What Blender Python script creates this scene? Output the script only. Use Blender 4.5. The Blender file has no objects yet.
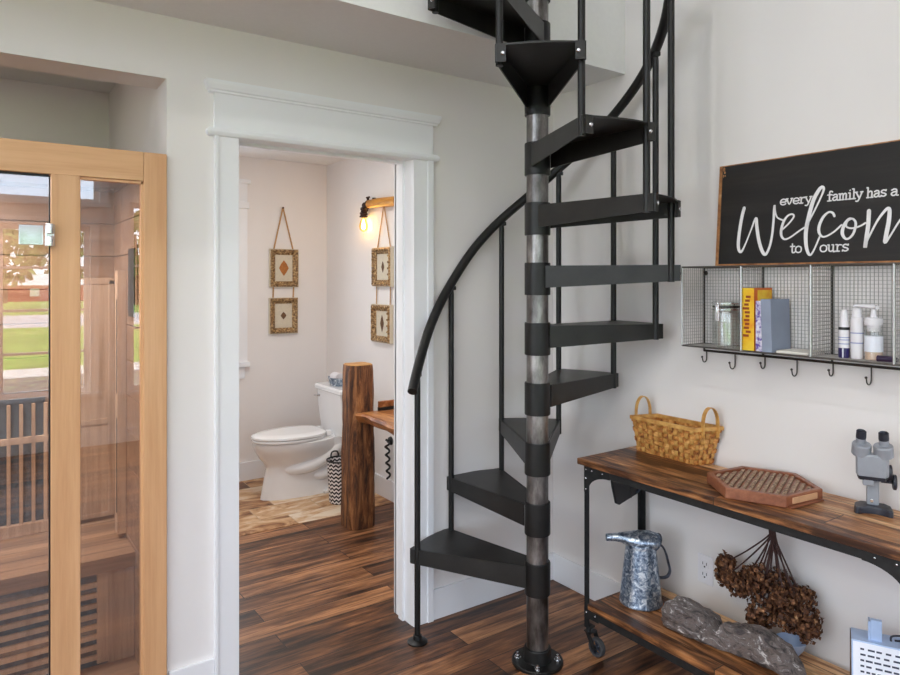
import bpy, bmesh, math, random
from mathutils import Vector, Matrix, Euler
PI = math.pi
SC = bpy.context.scene
COL = SC.collection
random.seed(7)

# ------------------------------------------------------------------ helpers
def srgb(r, g, b):
    f = lambda c: (c/255/12.92) if c/255 <= 0.04045 else ((c/255+0.055)/1.055)**2.4
    return (f(r), f(g), f(b), 1.0)

class B:
    """collects shapes in one bmesh"""
    def __init__(s): s.bm = bmesh.new()
    def add(s, verts, faces):
        seen = {}; vs = []
        for v in verts:          # merge doubles inside one shape only
            k = (round(v[0], 6), round(v[1], 6), round(v[2], 6))
            if k not in seen: seen[k] = s.bm.verts.new(v)
            vs.append(seen[k])
        for f in faces:
            q = []
            for i in f:
                if vs[i] not in q: q.append(vs[i])
            if len(q) < 3: continue
            try: s.bm.faces.new(q)
            except ValueError: pass
        return s
    def merge(s, t, M=None):
        t.verts.index_update()
        s.add([(M @ v.co) if M else v.co.copy() for v in t.verts], [[v.index for v in f.verts] for f in t.faces])
        t.free(); return s
    def box(s, x0, x1, y0, y1, z0, z1, bev=0, M=None, seg=2):
        x0, x1 = sorted((x0, x1)); y0, y1 = sorted((y0, y1)); z0, z1 = sorted((z0, z1))
        t = bmesh.new()
        v = [t.verts.new(p) for p in ((x0,y0,z0),(x1,y0,z0),(x1,y1,z0),(x0,y1,z0),(x0,y0,z1),(x1,y0,z1),(x1,y1,z1),(x0,y1,z1))]
        for f in ((3,2,1,0),(4,5,6,7),(0,1,5,4),(1,2,6,5),(2,3,7,6),(3,0,4,7)): t.faces.new([v[i] for i in f])
        if bev > 0:
            bmesh.ops.bevel(t, geom=t.edges[:], offset=bev, segments=seg, affect='EDGES', profile=0.5)
        return s.merge(t, M)
    def cbox(s, c, size, M=None, bev=0):
        hx, hy, hz = (d/2 for d in size)
        T = Matrix.Translation(Vector(c))
        return s.box(-hx, hx, -hy, hy, -hz, hz, bev, T @ M.to_4x4() if M else T)
    def tube(s, pts, r, n=10, closed=False, cap=True, flat=None):
        P = [Vector(p) for p in pts]; N = len(P)
        R = r if isinstance(r, (list, tuple)) else [r]*N
        tan = []
        for i in range(N):
            a = P[(i-1) % N] if (closed or i > 0) else P[i]
            b = P[(i+1) % N] if (closed or i < N-1) else P[i]
            d = (b-a); tan.append(d.normalized() if d.length > 1e-9 else Vector((0,0,1)))
        up = Vector((0,0,1)) if abs(tan[0].z) < 0.9 else Vector((1,0,0))
        nrm = (up - tan[0]*up.dot(tan[0])).normalized()
        vs, fs = [], []
        for i in range(N):
            nrm = (nrm - tan[i]*nrm.dot(tan[i]))
            nrm = nrm.normalized() if nrm.length > 1e-6 else tan[i].orthogonal().normalized()
            bn = tan[i].cross(nrm)
            fx, fy = flat if flat else (1, 1)
            for k in range(n):
                a = 2*PI*k/n
                vs.append(P[i] + nrm*math.cos(a)*R[i]*fx + bn*math.sin(a)*R[i]*fy)
        for i in range(N if closed else N-1):
            j = (i+1) % N
            for k in range(n):
                m = (k+1) % n
                fs.append((i*n+k, i*n+m, j*n+m, j*n+k))
        if cap and not closed:
            fs.append(tuple(range(n-1, -1, -1))); fs.append(tuple((N-1)*n+k for k in range(n)))
        return s.add(vs, fs)
    def lathe(s, prof, c=(0,0,0), n=24, M=None):
        vs, fs = [], []
        c = Vector(c)
        for (r, z) in prof:
            for k in range(n):
                a = 2*PI*k/n
                p = Vector((r*math.cos(a), r*math.sin(a), z))
                vs.append((M @ p if M else p) + c)
        m = len(prof)
        for i in range(m-1):
            for k in range(n):
                l = (k+1) % n
                fs.append((i*n+k, i*n+l, (i+1)*n+l, (i+1)*n+k))
        shut = prof[0] == prof[-1]
        if prof[0][0] > 1e-6 and not shut: fs.append(tuple(range(n-1, -1, -1)))
        if prof[-1][0] > 1e-6 and not shut: fs.append(tuple((m-1)*n+k for k in range(n)))
        s.add(vs, fs)
        return s
    def prism(s, poly, vec):
        vec = Vector(vec); n = len(poly)
        vs = [Vector(p) for p in poly] + [Vector(p)+vec for p in poly]
        fs = [tuple(range(n-1, -1, -1)), tuple(range(n, 2*n))]
        for i in range(n):
            j = (i+1) % n; fs.append((i, j, n+j, n+i))
        return s.add(vs, fs)
    def loft(s, rings, cap=True):
        n = len(rings[0]); vs = [p for r in rings for p in r]; fs = []
        for i in range(len(rings)-1):
            for k in range(n):
                l = (k+1) % n
                fs.append((i*n+k, i*n+l, (i+1)*n+l, (i+1)*n+k))
        if cap:
            fs.append(tuple(range(n-1, -1, -1))); fs.append(tuple((len(rings)-1)*n+k for k in range(n)))
        return s.add(vs, fs)
    def ball(s, c, r, n=12, sc=(1,1,1), noise=0, rnd=random):
        t = bmesh.new(); bmesh.ops.create_icosphere(t, subdivisions=2 if n <= 12 else 3, radius=1)
        for v in t.verts:
            k = 1 + (rnd.random()-0.5)*noise
            v.co = Vector((v.co.x*sc[0], v.co.y*sc[1], v.co.z*sc[2]))*r*k + Vector(c)
        return s.merge(t)

WM = {}
def wm(o):
    return WM[o.name] if o is not None else Matrix.Identity(4)

def ob(name, b, mat, parent=None, label=None, local=False, smooth=True, ang=35, origin=None):
    """links the collected shapes as ONE mesh object; coordinates are world unless local"""
    bm = b.bm
    bmesh.ops.recalc_face_normals(bm, faces=bm.faces[:])
    me = bpy.data.meshes.new(name)
    M = wm(parent)
    if parent is None and origin is not None: M = Matrix.Translation(Vector(origin))
    if not local: bm.transform(M.inverted())
    bm.to_mesh(me); bm.free()
    if smooth:
        me.shade_smooth(); me.set_sharp_from_angle(angle=math.radians(ang))
    me.materials.append(mat)
    o = bpy.data.objects.new(name, me); COL.objects.link(o)
    if smooth:
        wn = o.modifiers.new('even normals', 'WEIGHTED_NORMAL'); wn.keep_sharp = True; wn.weight = 100
    if parent is not None: o.parent = parent
    elif origin is not None: o.location = origin
    WM[o.name] = M
    if label: o['label'] = label
    return o

def thing(name, label, cat, loc=(0,0,0), rz=0, group=None):
    o = bpy.data.objects.new(name, None); COL.objects.link(o)
    o.empty_display_size = 0.1
    o.location = loc; o.rotation_euler = (0, 0, rz)
    o['label'] = label; o['category'] = cat
    if group: o['group'] = group
    WM[o.name] = Matrix.Translation(Vector(loc)) @ Matrix.Rotation(rz, 4, 'Z')
    return o

def tag(o, label, cat, group=None):
    o['label'] = label; o['category'] = cat
    if group: o['group'] = group
    return o

def struct(name, b, mat, parent=None, label=None, **k):
    o = ob(name, b, mat, parent, **k)
    o['kind'] = 'structure'
    if label: o['label'] = label
    return o

def spline(pts, m=6):
    """Catmull-Rom through points (any dimension)"""
    P = [Vector(p) for p in pts]; out = []
    for i in range(len(P)-1):
        p0 = P[max(i-1,0)]; p1 = P[i]; p2 = P[i+1]; p3 = P[min(i+2, len(P)-1)]
        for j in range(m):
            t = j/m
            out.append(0.5*((2*p1)+(p2-p0)*t+(2*p0-5*p1+4*p2-p3)*t*t+(3*p1-p0-3*p2+p3)*t**3))
    out.append(P[-1]); return out

# ------------------------------------------------------------------ materials
def base_mat(name):
    m = bpy.data.materials.new(name); m.use_nodes = True
    nt = m.node_tree; return m, nt, nt.nodes['Principled BSDF']
def nd(nt, t, **k):
    n = nt.nodes.new(t)
    for a, v in k.items(): setattr(n, a, v)
    return n
def ramp(nt, stops):
    r = nd(nt, 'ShaderNodeValToRGB'); e = r.color_ramp.elements
    e[0].position, e[0].color = stops[0]; e[1].position, e[1].color = stops[-1]
    for p, c in stops[1:-1]:
        x = e.new(p); x.color = c
    return r
def noise_of(nt, scale, detail=4, rough=0.55, stretch=(1,1,1), dist=0.0, rot=(0,0,0)):
    tc = nd(nt, 'ShaderNodeTexCoord'); mp = nd(nt, 'ShaderNodeMapping')
    mp.inputs['Scale'].default_value = stretch; mp.inputs['Rotation'].default_value = rot
    n = nd(nt, 'ShaderNodeTexNoise')
    n.inputs['Scale'].default_value = scale; n.inputs['Detail'].default_value = detail
    n.inputs['Roughness'].default_value = rough; n.inputs['Distortion'].default_value = dist
    nt.links.new(tc.outputs['Object'], mp.inputs['Vector']); nt.links.new(mp.outputs[0], n.inputs['Vector'])
    return n, mp
def bump(nt, bs, src, strength=0.2, dist=0.01):
    b = nd(nt, 'ShaderNodeBump'); b.inputs['Strength'].default_value = strength; b.inputs['Distance'].default_value = dist
    nt.links.new(src, b.inputs['Height']); nt.links.new(b.outputs[0], bs.inputs['Normal'])

def plain(name, col, rough=0.5, metal=0.0, var=0.06, scale=8, bmp=0.0, spec=0.5, coat=0.0, stretch=(1,1,1)):
    m, nt, bs = base_mat(name)
    n, _ = noise_of(nt, scale, stretch=stretch)
    c = Vector(col[:3])
    lo = tuple(max(0, x*(1-var)) for x in c)+(1,); hi = tuple(min(1, x*(1+var)) for x in c)+(1,)
    r = ramp(nt, [(0.3, lo), (0.7, hi)])
    nt.links.new(n.outputs['Fac'], r.inputs[0]); nt.links.new(r.outputs[0], bs.inputs['Base Color'])
    bs.inputs['Roughness'].default_value = rough; bs.inputs['Metallic'].default_value = metal
    bs.inputs['Specular IOR Level'].default_value = spec; bs.inputs['Coat Weight'].default_value = coat
    if bmp: bump(nt, bs, n.outputs['Fac'], bmp)
    return m

def mottle(name, stops, scale=10, rough=0.5, metal=0.0, detail=6, stretch=(1,1,1), bmp=0.2, dist=0.0, nr=0.6, coat=0.0, bdist=0.01):
    m, nt, bs = base_mat(name)
    n, _ = noise_of(nt, scale, detail, nr, stretch, dist)
    r = ramp(nt, stops)
    nt.links.new(n.outputs['Fac'], r.inputs[0]); nt.links.new(r.outputs[0], bs.inputs['Base Color'])
    bs.inputs['Roughness'].default_value = rough; bs.inputs['Metallic'].default_value = metal
    bs.inputs['Coat Weight'].default_value = coat
    if bmp: bump(nt, bs, n.outputs['Fac'], bmp, bdist)
    return m

def wood(name, dark, mid, light, axis='X', scale=14, rough=0.5, ratio=14, contrast=0.0, bmp=0.15, plank=None, knots=True, plank_len=1.4, var=0.35, gap=(0.006,0.004,0.003,1), off=(0,0,0), fine=0.75):
    """grain stretched along an axis; plank = board width (boards lie across the other horizontal axis)"""
    m, nt, bs = base_mat(name); L = nt.links
    tc = nd(nt, 'ShaderNodeTexCoord'); mp = nd(nt, 'ShaderNodeMapping')
    rot = {'X': (0,0,0), 'Y': (0,0,-PI/2), 'Z': (0,PI/2,0)}[axis]
    mp.inputs['Rotation'].default_value = rot; mp.inputs['Location'].default_value = off
    L.new(tc.outputs['Object'], mp.inputs['Vector'])
    st = nd(nt, 'ShaderNodeMapping'); st.inputs['Scale'].default_value = (1.0/ratio, 1, 1)
    L.new(mp.outputs[0], st.inputs['Vector'])
    gr = nd(nt, 'ShaderNodeTexNoise', noise_dimensions='4D')
    gr.inputs['Scale'].default_value = scale*2.2; gr.inputs['Detail'].default_value = 9; gr.inputs['Roughness'].default_value = 0.66; gr.inputs['Distortion'].default_value = 0.6
    L.new(st.outputs[0], gr.inputs['Vector'])
    big = nd(nt, 'ShaderNodeTexNoise', noise_dimensions='4D')
    big.inputs['Scale'].default_value = scale*0.5; big.inputs['Detail'].default_value = 5; big.inputs['Roughness'].default_value = 0.6; big.inputs['Distortion'].default_value = 1.0
    st2 = nd(nt, 'ShaderNodeMapping'); st2.inputs['Scale'].default_value = (3.0/ratio, 1, 1)
    L.new(mp.outputs[0], st2.inputs['Vector']); L.new(st2.outputs[0], big.inputs['Vector'])
    mix = nd(nt, 'ShaderNodeMath', operation='MULTIPLY_ADD'); L.new(gr.outputs['Fac'], mix.inputs[0]); mix.inputs[1].default_value = 0.6
    m2 = nd(nt, 'ShaderNodeMath', operation='MULTIPLY'); L.new(big.outputs['Fac'], m2.inputs[0]); m2.inputs[1].default_value = 0.4
    L.new(m2.outputs[0], mix.inputs[2])
    val = mix.outputs[0]; c0 = 0.5 - (0.22-contrast); c1 = 0.5 + (0.22-contrast)
    r = ramp(nt, [(c0, dark), (0.5, mid), (c1, light)])
    fac_gap = None
    if plank:
        br = nd(nt, 'ShaderNodeTexBrick'); br.offset = 0.37; br.offset_frequency = 2; br.squash = 1.0
        br.inputs['Color1'].default_value = (0,0,0,1); br.inputs['Color2'].default_value = (1,1,1,1); br.inputs['Mortar'].default_value = (0.5,0.5,0.5,1)
        br.inputs['Scale'].default_value = 1.0; br.inputs['Mortar Size'].default_value = min(0.0022, plank*0.025); br.inputs['Mortar Smooth'].default_value = 0.3
        br.inputs['Brick Width'].default_value = plank_len; br.inputs['Row Height'].default_value = plank
        L.new(mp.outputs[0], br.inputs['Vector'])
        w = nd(nt, 'ShaderNodeMath', operation='MULTIPLY'); L.new(br.outputs['Color'], w.inputs[0]); w.inputs[1].default_value = 37.0
        L.new(w.outputs[0], gr.inputs['W']); L.new(w.outputs[0], big.inputs['W'])
        sh = nd(nt, 'ShaderNodeMath', operation='MULTIPLY_ADD'); L.new(br.outputs['Color'], sh.inputs[0]); sh.inputs[1].default_value = var; sh.inputs[2].default_value = -var/2
        ad = nd(nt, 'ShaderNodeMath', operation='ADD'); L.new(val, ad.inputs[0]); L.new(sh.outputs[0], ad.inputs[1]); val = ad.outputs[0]
        fac_gap = br.outputs['Fac']
    L.new(val, r.inputs[0]); colour = r.outputs[0]
    fg = nd(nt, 'ShaderNodeTexNoise'); fg.inputs['Scale'].default_value = scale*4.5; fg.inputs['Detail'].default_value = 6; fg.inputs['Roughness'].default_value = 0.7
    st4 = nd(nt, 'ShaderNodeMapping'); st4.inputs['Scale'].default_value = (0.6/ratio, 1, 1)
    L.new(mp.outputs[0], st4.inputs['Vector']); L.new(st4.outputs[0], fg.inputs['Vector'])
    fr_ = ramp(nt, [(0.36, (fine,fine*.94,fine*.9,1)), (0.54, (1,1,1,1))]); L.new(fg.outputs['Fac'], fr_.inputs[0])
    mf = nd(nt, 'ShaderNodeMixRGB', blend_type='MULTIPLY'); mf.inputs[0].default_value = 1.0
    L.new(colour, mf.inputs[1]); L.new(fr_.outputs[0], mf.inputs[2]); colour = mf.outputs[0]
    if knots:
        vo = nd(nt, 'ShaderNodeTexVoronoi'); vo.inputs['Scale'].default_value = 3.3
        st3 = nd(nt, 'ShaderNodeMapping'); st3.inputs['Scale'].default_value = (0.55, 1.5, 1.5)
        L.new(mp.outputs[0], st3.inputs['Vector']); L.new(st3.outputs[0], vo.inputs['Vector'])
        kr = ramp(nt, [(0.03, (0.25,0.2,0.18,1)), (0.16, (1,1,1,1))]); L.new(vo.outputs['Distance'], kr.inputs[0])
        mu = nd(nt, 'ShaderNodeMixRGB', blend_type='MULTIPLY'); mu.inputs[0].default_value = 0.8
        L.new(colour, mu.inputs[1]); L.new(kr.outputs[0], mu.inputs[2]); colour = mu.outputs[0]
    if fac_gap is not None:
        mg = nd(nt, 'ShaderNodeMixRGB'); L.new(fac_gap, mg.inputs[0]); L.new(colour, mg.inputs[1]); mg.inputs[2].default_value = gap; colour = mg.outputs[0]
    L.new(colour, bs.inputs['Base Color'])
    bs.inputs['Roughness'].default_value = rough
    if bmp: bump(nt, bs, val, bmp, 0.004)
    return m

def glass_mat(name, tint=(1,1,1,1), refl=0.06, rough=0.0):
    """a thin pane: clear with a mirror coat that grows towards grazing angles"""
    m = bpy.data.materials.new(name); m.use_nodes = True; nt = m.node_tree; nt.nodes.clear(); L = nt.links
    out = nd(nt, 'ShaderNodeOutputMaterial'); tr = nd(nt, 'ShaderNodeBsdfTransparent'); gl = nd(nt, 'ShaderNodeBsdfGlossy'); mx = nd(nt, 'ShaderNodeMixShader')
    tr.inputs[0].default_value = tint; gl.inputs['Roughness'].default_value = rough; gl.inputs[0].default_value = (1,1,1,1)
    fr = nd(nt, 'ShaderNodeLayerWeight'); fr.inputs[0].default_value = 0.5
    pw = nd(nt, 'ShaderNodeMath', operation='POWER'); L.new(fr.outputs['Facing'], pw.inputs[0]); pw.inputs[1].default_value = 5.0
    ma = nd(nt, 'ShaderNodeMath', operation='MULTIPLY_ADD'); L.new(pw.outputs[0], ma.inputs[0]); ma.inputs[1].default_value = 0.9; ma.inputs[2].default_value = 0.04+refl; ma.use_clamp = True
    L.new(ma.outputs[0], mx.inputs[0]); L.new(tr.outputs[0], mx.inputs[1]); L.new(gl.outputs[0], mx.inputs[2]); L.new(mx.outputs[0], out.inputs[0])
    return m

def emit_mat(name, col, strength):
    m = bpy.data.materials.new(name); m.use_nodes = True; nt = m.node_tree; nt.nodes.clear()
    out = nd(nt, 'ShaderNodeOutputMaterial'); e = nd(nt, 'ShaderNodeEmission'); e.inputs[0].default_value = col; e.inputs[1].default_value = strength
    nt.links.new(e.outputs[0], out.inputs[0]); return m

M = {}
M['paint'] = plain('wall paint', srgb(232,228,226), 0.75, var=0.012, scale=3, bmp=0.02)
M['ceil'] = plain('ceiling paint', srgb(228,228,228), 0.85, var=0.015, scale=60, bmp=0.05)
M['trim'] = plain('trim paint', srgb(238,239,242), 0.35, var=0.008, scale=3)
M['floor'] = wood('floor boards', srgb(38,23,16), srgb(120,77,49), srgb(192,136,92), 'X', 12, 0.42, 12, contrast=0.09, plank=0.135, plank_len=1.7, var=0.17, bmp=0.35, fine=0.35)
M['black'] = plain('black powder coat', (0.008,0.0078,0.0075,1), 0.42, 0.0, var=0.25, scale=30, bmp=0.03, spec=0.38)
M['blackplate'] = plain('worn black plate', (0.014,0.0132,0.0122,1), 0.40, 0.0, var=0.4, scale=12, bmp=0.03, spec=0.42)
M['steel'] = mottle('bare steel pipe', [(0.36,(0.06,0.053,0.048,1)),(0.5,(0.17,0.16,0.155,1)),(0.66,(0.38,0.36,0.35,1))], 14, 0.33, 0.85, stretch=(1,1,0.35), bmp=0.05)
M['bolt'] = plain('zinc bolt', (0.55,0.56,0.58,1), 0.25, 1.0, var=0.1)
M['chrome'] = plain('polished metal', (0.75,0.76,0.78,1), 0.12, 1.0, var=0.04)
M['alder'] = wood('pale sauna timber', srgb(190,140,98), srgb(217,169,124), srgb(234,194,152), 'Z', 6, 0.45, 18, contrast=-0.08, bmp=0.04, knots=False, fine=0.9)
M['alderx'] = wood('pale sauna timber crosswise', srgb(190,140,98), srgb(218,171,126), srgb(234,196,154), 'X', 6, 0.45, 18, contrast=-0.08, bmp=0.04, knots=False, fine=0.9)
M['cedar'] = wood('sauna inner boards', srgb(122,92,72), srgb(158,126,102), srgb(188,158,132), 'X', 6, 0.6, 14, contrast=-0.05, bmp=0.06, plank=0.0, knots=False)
M['bench'] = wood('sauna bench boards', srgb(128,98,76), srgb(170,138,112), srgb(198,168,142), 'X', 7, 0.6, 14, contrast=-0.02, bmp=0.06, plank=0.09, plank_len=3.0, var=0.15, knots=False)
M['slat'] = wood('sauna slats', srgb(170,140,116), srgb(206,178,152), srgb(228,204,182), 'Z', 8, 0.6, 14, bmp=0.05, knots=False)
M['heater'] = mottle('grey carbon heater cloth', [(0.35,srgb(36,48,62)),(0.65,srgb(70,88,104))], 60, 0.8, 0, bmp=0.1)
M['mesh_dark'] = plain('dark speaker cloth', srgb(40,36,34), 0.8, 0, var=0.3, scale=200)
M['sauna_glass'] = glass_mat('bronze sauna glass', (0.86,0.82,0.79,1), 0.085)
M['pane'] = glass_mat('window pane glass', (0.97,0.98,0.97,1), 0.0)
M['reclaimed'] = wood('reclaimed table boards', srgb(76,44,26), srgb(178,120,74), srgb(234,190,142), 'Y', 15, 0.42, 9, contrast=0.11, plank=0.125, plank_len=0.9, var=0.2, bmp=0.4, fine=0.4)
M['ironblack'] = plain('blackened iron', (0.02,0.021,0.022,1), 0.5, 0.3, var=0.3, scale=40, bmp=0.05)
M['rubber'] = plain('grey caster rubber', (0.06,0.06,0.065,1), 0.6, 0, var=0.1)
M['galv'] = mottle('galvanised sheet', [(0.34,srgb(78,92,112)),(0.46,srgb(126,142,164)),(0.56,srgb(168,182,198)),(0.64,srgb(226,234,240))], 55, 0.32, 0.75, detail=3, bmp=0.05, dist=1.0)
M['galvdark'] = mottle('dark galvanised strap', [(0.35,srgb(48,52,64)),(0.65,srgb(104,112,128))], 40, 0.4, 0.7)
M['stone'] = mottle('petrified wood stone', [(0.34,srgb(44,40,42)),(0.43,srgb(84,78,78)),(0.50,srgb(132,118,112)),(0.54,srgb(104,98,98)),(0.585,srgb(158,150,148)),(0.63,srgb(230,226,224))], 14, 0.5, 0, 9, stretch=(2.2,0.9,1.8), bmp=0.9, dist=1.6, nr=0.72, bdist=0.02)
M['splint'] = mottle('woven wood splint', [(0.36,srgb(116,64,28)),(0.5,srgb(188,122,58)),(0.66,srgb(230,176,104))], 40, 0.5, 0, stretch=(1,1,1.2), bmp=0.1)
M['splint2'] = mottle('honey wood splint', [(0.3,srgb(170,112,50)),(0.7,srgb(228,180,104))], 24, 0.45, 0, bmp=0.1)
M['walnut'] = wood('reddish board wood', srgb(92,50,34), srgb(142,86,60), srgb(176,118,86), 'X', 9, 0.4, 8, bmp=0.06, knots=False)
M['maple'] = plain('pale drawer wood', srgb(206,160,122), 0.45, 0, var=0.08, scale=30)
M['peg'] = mottle('woven rush bars', [(0.35,srgb(92,66,50)),(0.65,srgb(190,160,132))], 120, 0.6, 0, bmp=0.2)
M['scopegrey'] = plain('grey enamel', srgb(150,154,162), 0.35, 0.2, var=0.04, scale=40)
M['scopedark'] = plain('dark enamel', srgb(40,42,52), 0.4, 0.1, var=0.2, scale=40)
M['white'] = plain('white glaze', srgb(236,236,236), 0.12, 0, var=0.01, spec=0.6, coat=0.3)
M['whiteplastic'] = plain('white plastic', srgb(232,230,234), 0.35, 0, var=0.02)
M['slab'] = wood('live edge slab', srgb(84,44,20), srgb(164,102,54), srgb(212,154,96), 'Y', 11, 0.4, 9, contrast=0.09, bmp=0.2)
M['log'] = mottle('weathered log', [(0.37,srgb(32,18,11)),(0.45,srgb(80,47,27)),(0.54,srgb(132,84,48)),(0.66,srgb(188,134,84))], 26, 0.6, 0, 10, stretch=(1,1,.13), bmp=1.0, dist=0.8, nr=0.72)
M['loglight'] = wood('sawn log top', srgb(150,100,50), srgb(190,140,80), srgb(214,168,106), 'X', 12, 0.6, 3, bmp=0.2, knots=False)
M['gold'] = mottle('antique gilt', [(0.35,srgb(84,60,38)),(0.52,srgb(158,124,82)),(0.66,srgb(208,178,132))], 70, 0.45, 0.3, bmp=0.6)
M['cream'] = plain('cream mat', srgb(208,198,178), 0.7, 0, var=0.06, scale=80)
M['ribbon'] = plain('tan ribbon', srgb(182,142,98), 0.7, 0, var=0.15, scale=60)
M['leaf'] = plain('rust leaf', srgb(172,108,52), 0.7, 0, var=0.2, scale=60)
M['leafdark'] = plain('brown leaf', srgb(100,70,44), 0.7, 0, var=0.2, scale=60)
M['signblack'] = wood('black stained board', srgb(13,11,10), srgb(26,22,20), srgb(44,38,34), 'Y', 9, 0.6, 12, bmp=0.2)
M['signedge'] = mottle('raw board edge', [(0.3,srgb(104,62,32)),(0.6,srgb(178,124,76)),(0.75,srgb(214,178,132))], 26, 0.7, 0, bmp=0.3)
M['letter'] = plain('white paint lettering', srgb(236,234,234), 0.55, 0, var=0.03, scale=60)
M['meshwire'] = plain('bright mesh wire', srgb(176,174,170), 0.4, 0.4, var=0.12, scale=80)
M['wire'] = plain('grey steel wire', srgb(112,110,106), 0.35, 0.75, var=0.15, scale=80)
M['wirelight'] = plain('light steel wire', srgb(178,176,174), 0.3, 0.7, var=0.1, scale=80)
M['wiredark'] = plain('dark steel wire', srgb(70,66,62), 0.4, 0.7, var=0.2, scale=80)
M['clearglass'] = glass_mat('clear jar glass', (0.94,0.95,0.94,1), 0.04)
M['yellow'] = mottle('yellow orange cover', [(0.30,srgb(230,140,26)),(0.45,srgb(240,190,40)),(0.65,srgb(248,212,66))], 14, 0.4, 0, bmp=0)
M['orange'] = plain('orange cover', srgb(216,104,30), 0.4, 0, var=0.12, scale=20)
M['yprint'] = plain('dark orange print', srgb(150,66,20), 0.5, 0)
M['purple'] = mottle('violet white spine', [(0.42,srgb(98,70,168)),(0.5,srgb(200,196,222)),(0.6,srgb(236,234,244))], 60, 0.4, 0, bmp=0)
M['bluegrey'] = plain('blue grey cover', srgb(142,152,172), 0.4, 0, var=0.06, scale=12)
M['page'] = plain('paper edge', srgb(224,220,210), 0.8, 0, var=0.05, scale=90)
M['navy'] = plain('navy base', srgb(44,36,92), 0.3, 0)
M['plum'] = plain('dark plum cap', srgb(52,36,66), 0.35, 0)
M['blacksm'] = plain('black band', srgb(20,20,24), 0.4, 0)
M['peach'] = plain('peach liquid', srgb(222,190,166), 0.3, 0)
M['paleblue'] = plain('pale blue enamel', srgb(176,198,232), 0.35, 0, var=0.04, scale=30)
M['cardw'] = plain('white printed card', srgb(232,236,246), 0.5, 0, var=0.02)
M['ink'] = plain('blue black ink', srgb(46,52,76), 0.6, 0)
M['inkpale'] = plain('pale violet ink', srgb(150,158,200), 0.6, 0)
M['tan'] = mottle('brown side', [(0.3,srgb(60,44,36)),(0.7,srgb(140,112,92))], 40, 0.6, 0)
M['dryflower'] = mottle('dried brown petals', [(0.3,srgb(36,20,12)),(0.46,srgb(78,46,27)),(0.6,srgb(128,84,52)),(0.72,srgb(196,158,116))], 60, 0.8, 0, bmp=0.1)
M['stem'] = plain('dried stem', srgb(64,40,36), 0.8, 0, var=0.2, scale=60)
M['blackwhite'] = None
M['amber'] = glass_mat('amber bulb glass', (1.0,0.82,0.45,1), 0.02)
M['filament'] = emit_mat('glowing filament', (1.0,0.62,0.22,1), 60)
M['bronze'] = mottle('dark bronze pipe', [(0.35,(0.02,0.012,0.01,1)),(0.65,(0.08,0.04,0.03,1))], 50, 0.4, 0.7)
M['arm'] = wood('amber wood arm', srgb(150,88,26), srgb(206,142,50), srgb(232,182,92), 'Y', 16, 0.4, 6, bmp=0.1, knots=False)

def tile_mat():
    m, nt, bs = base_mat('swirled stone tiles'); L = nt.links
    tc = nd(nt, 'ShaderNodeTexCoord'); mp = nd(nt, 'ShaderNodeMapping'); mp.inputs['Rotation'].default_value = (0,0,0.0)
    L.new(tc.outputs['Object'], mp.inputs['Vector'])
    br = nd(nt, 'ShaderNodeTexBrick'); br.offset = 0.42; br.inputs['Color1'].default_value = (0,0,0,1); br.inputs['Color2'].default_value = (1,1,1,1)
    br.inputs['Mortar'].default_value = (0.5,0.5,0.5,1); br.inputs['Mortar Size'].default_value = 0.003; br.inputs['Brick Width'].default_value = 0.42; br.inputs['Row Height'].default_value = 0.235; br.inputs['Scale'].default_value = 1
    L.new(mp.outputs[0], br.inputs['Vector'])
    no = nd(nt, 'ShaderNodeTexNoise', noise_dimensions='4D'); no.inputs['Scale'].default_value = 5.5; no.inputs['Detail'].default_value = 7; no.inputs['Roughness'].default_value = 0.62; no.inputs['Distortion'].default_value = 1.6
    st = nd(nt, 'ShaderNodeMapping'); st.inputs['Scale'].default_value = (0.6,1.4,1); L.new(mp.outputs[0], st.inputs[0]); L.new(st.outputs[0], no.inputs['Vector'])
    w = nd(nt, 'ShaderNodeMath', operation='MULTIPLY'); L.new(br.outputs['Color'], w.inputs[0]); w.inputs[1].default_value = 23; L.new(w.outputs[0], no.inputs['W'])
    sh = nd(nt, 'ShaderNodeMath', operation='MULTIPLY_ADD'); L.new(br.outputs['Color'], sh.inputs[0]); sh.inputs[1].default_value = 0.26; L.new(no.outputs['Fac'], sh.inputs[2])
    r = ramp(nt, [(0.40, srgb(84,52,34)), (0.50, srgb(150,102,64)), (0.57, srgb(186,142,98)), (0.66, srgb(208,172,132)), (0.8, srgb(226,210,188))])
    L.new(sh.outputs[0], r.inputs[0])
    mg = nd(nt, 'ShaderNodeMixRGB'); L.new(br.outputs['Fac'], mg.inputs[0]); L.new(r.outputs[0], mg.inputs[1]); mg.inputs[2].default_value = srgb(188,160,128)
    L.new(mg.outputs[0], bs.inputs['Base Color']); bs.inputs['Roughness'].default_value = 0.45
    bump(nt, bs, br.outputs['Fac'], -0.2, 0.003)
    return m
M['tile'] = tile_mat()

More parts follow.
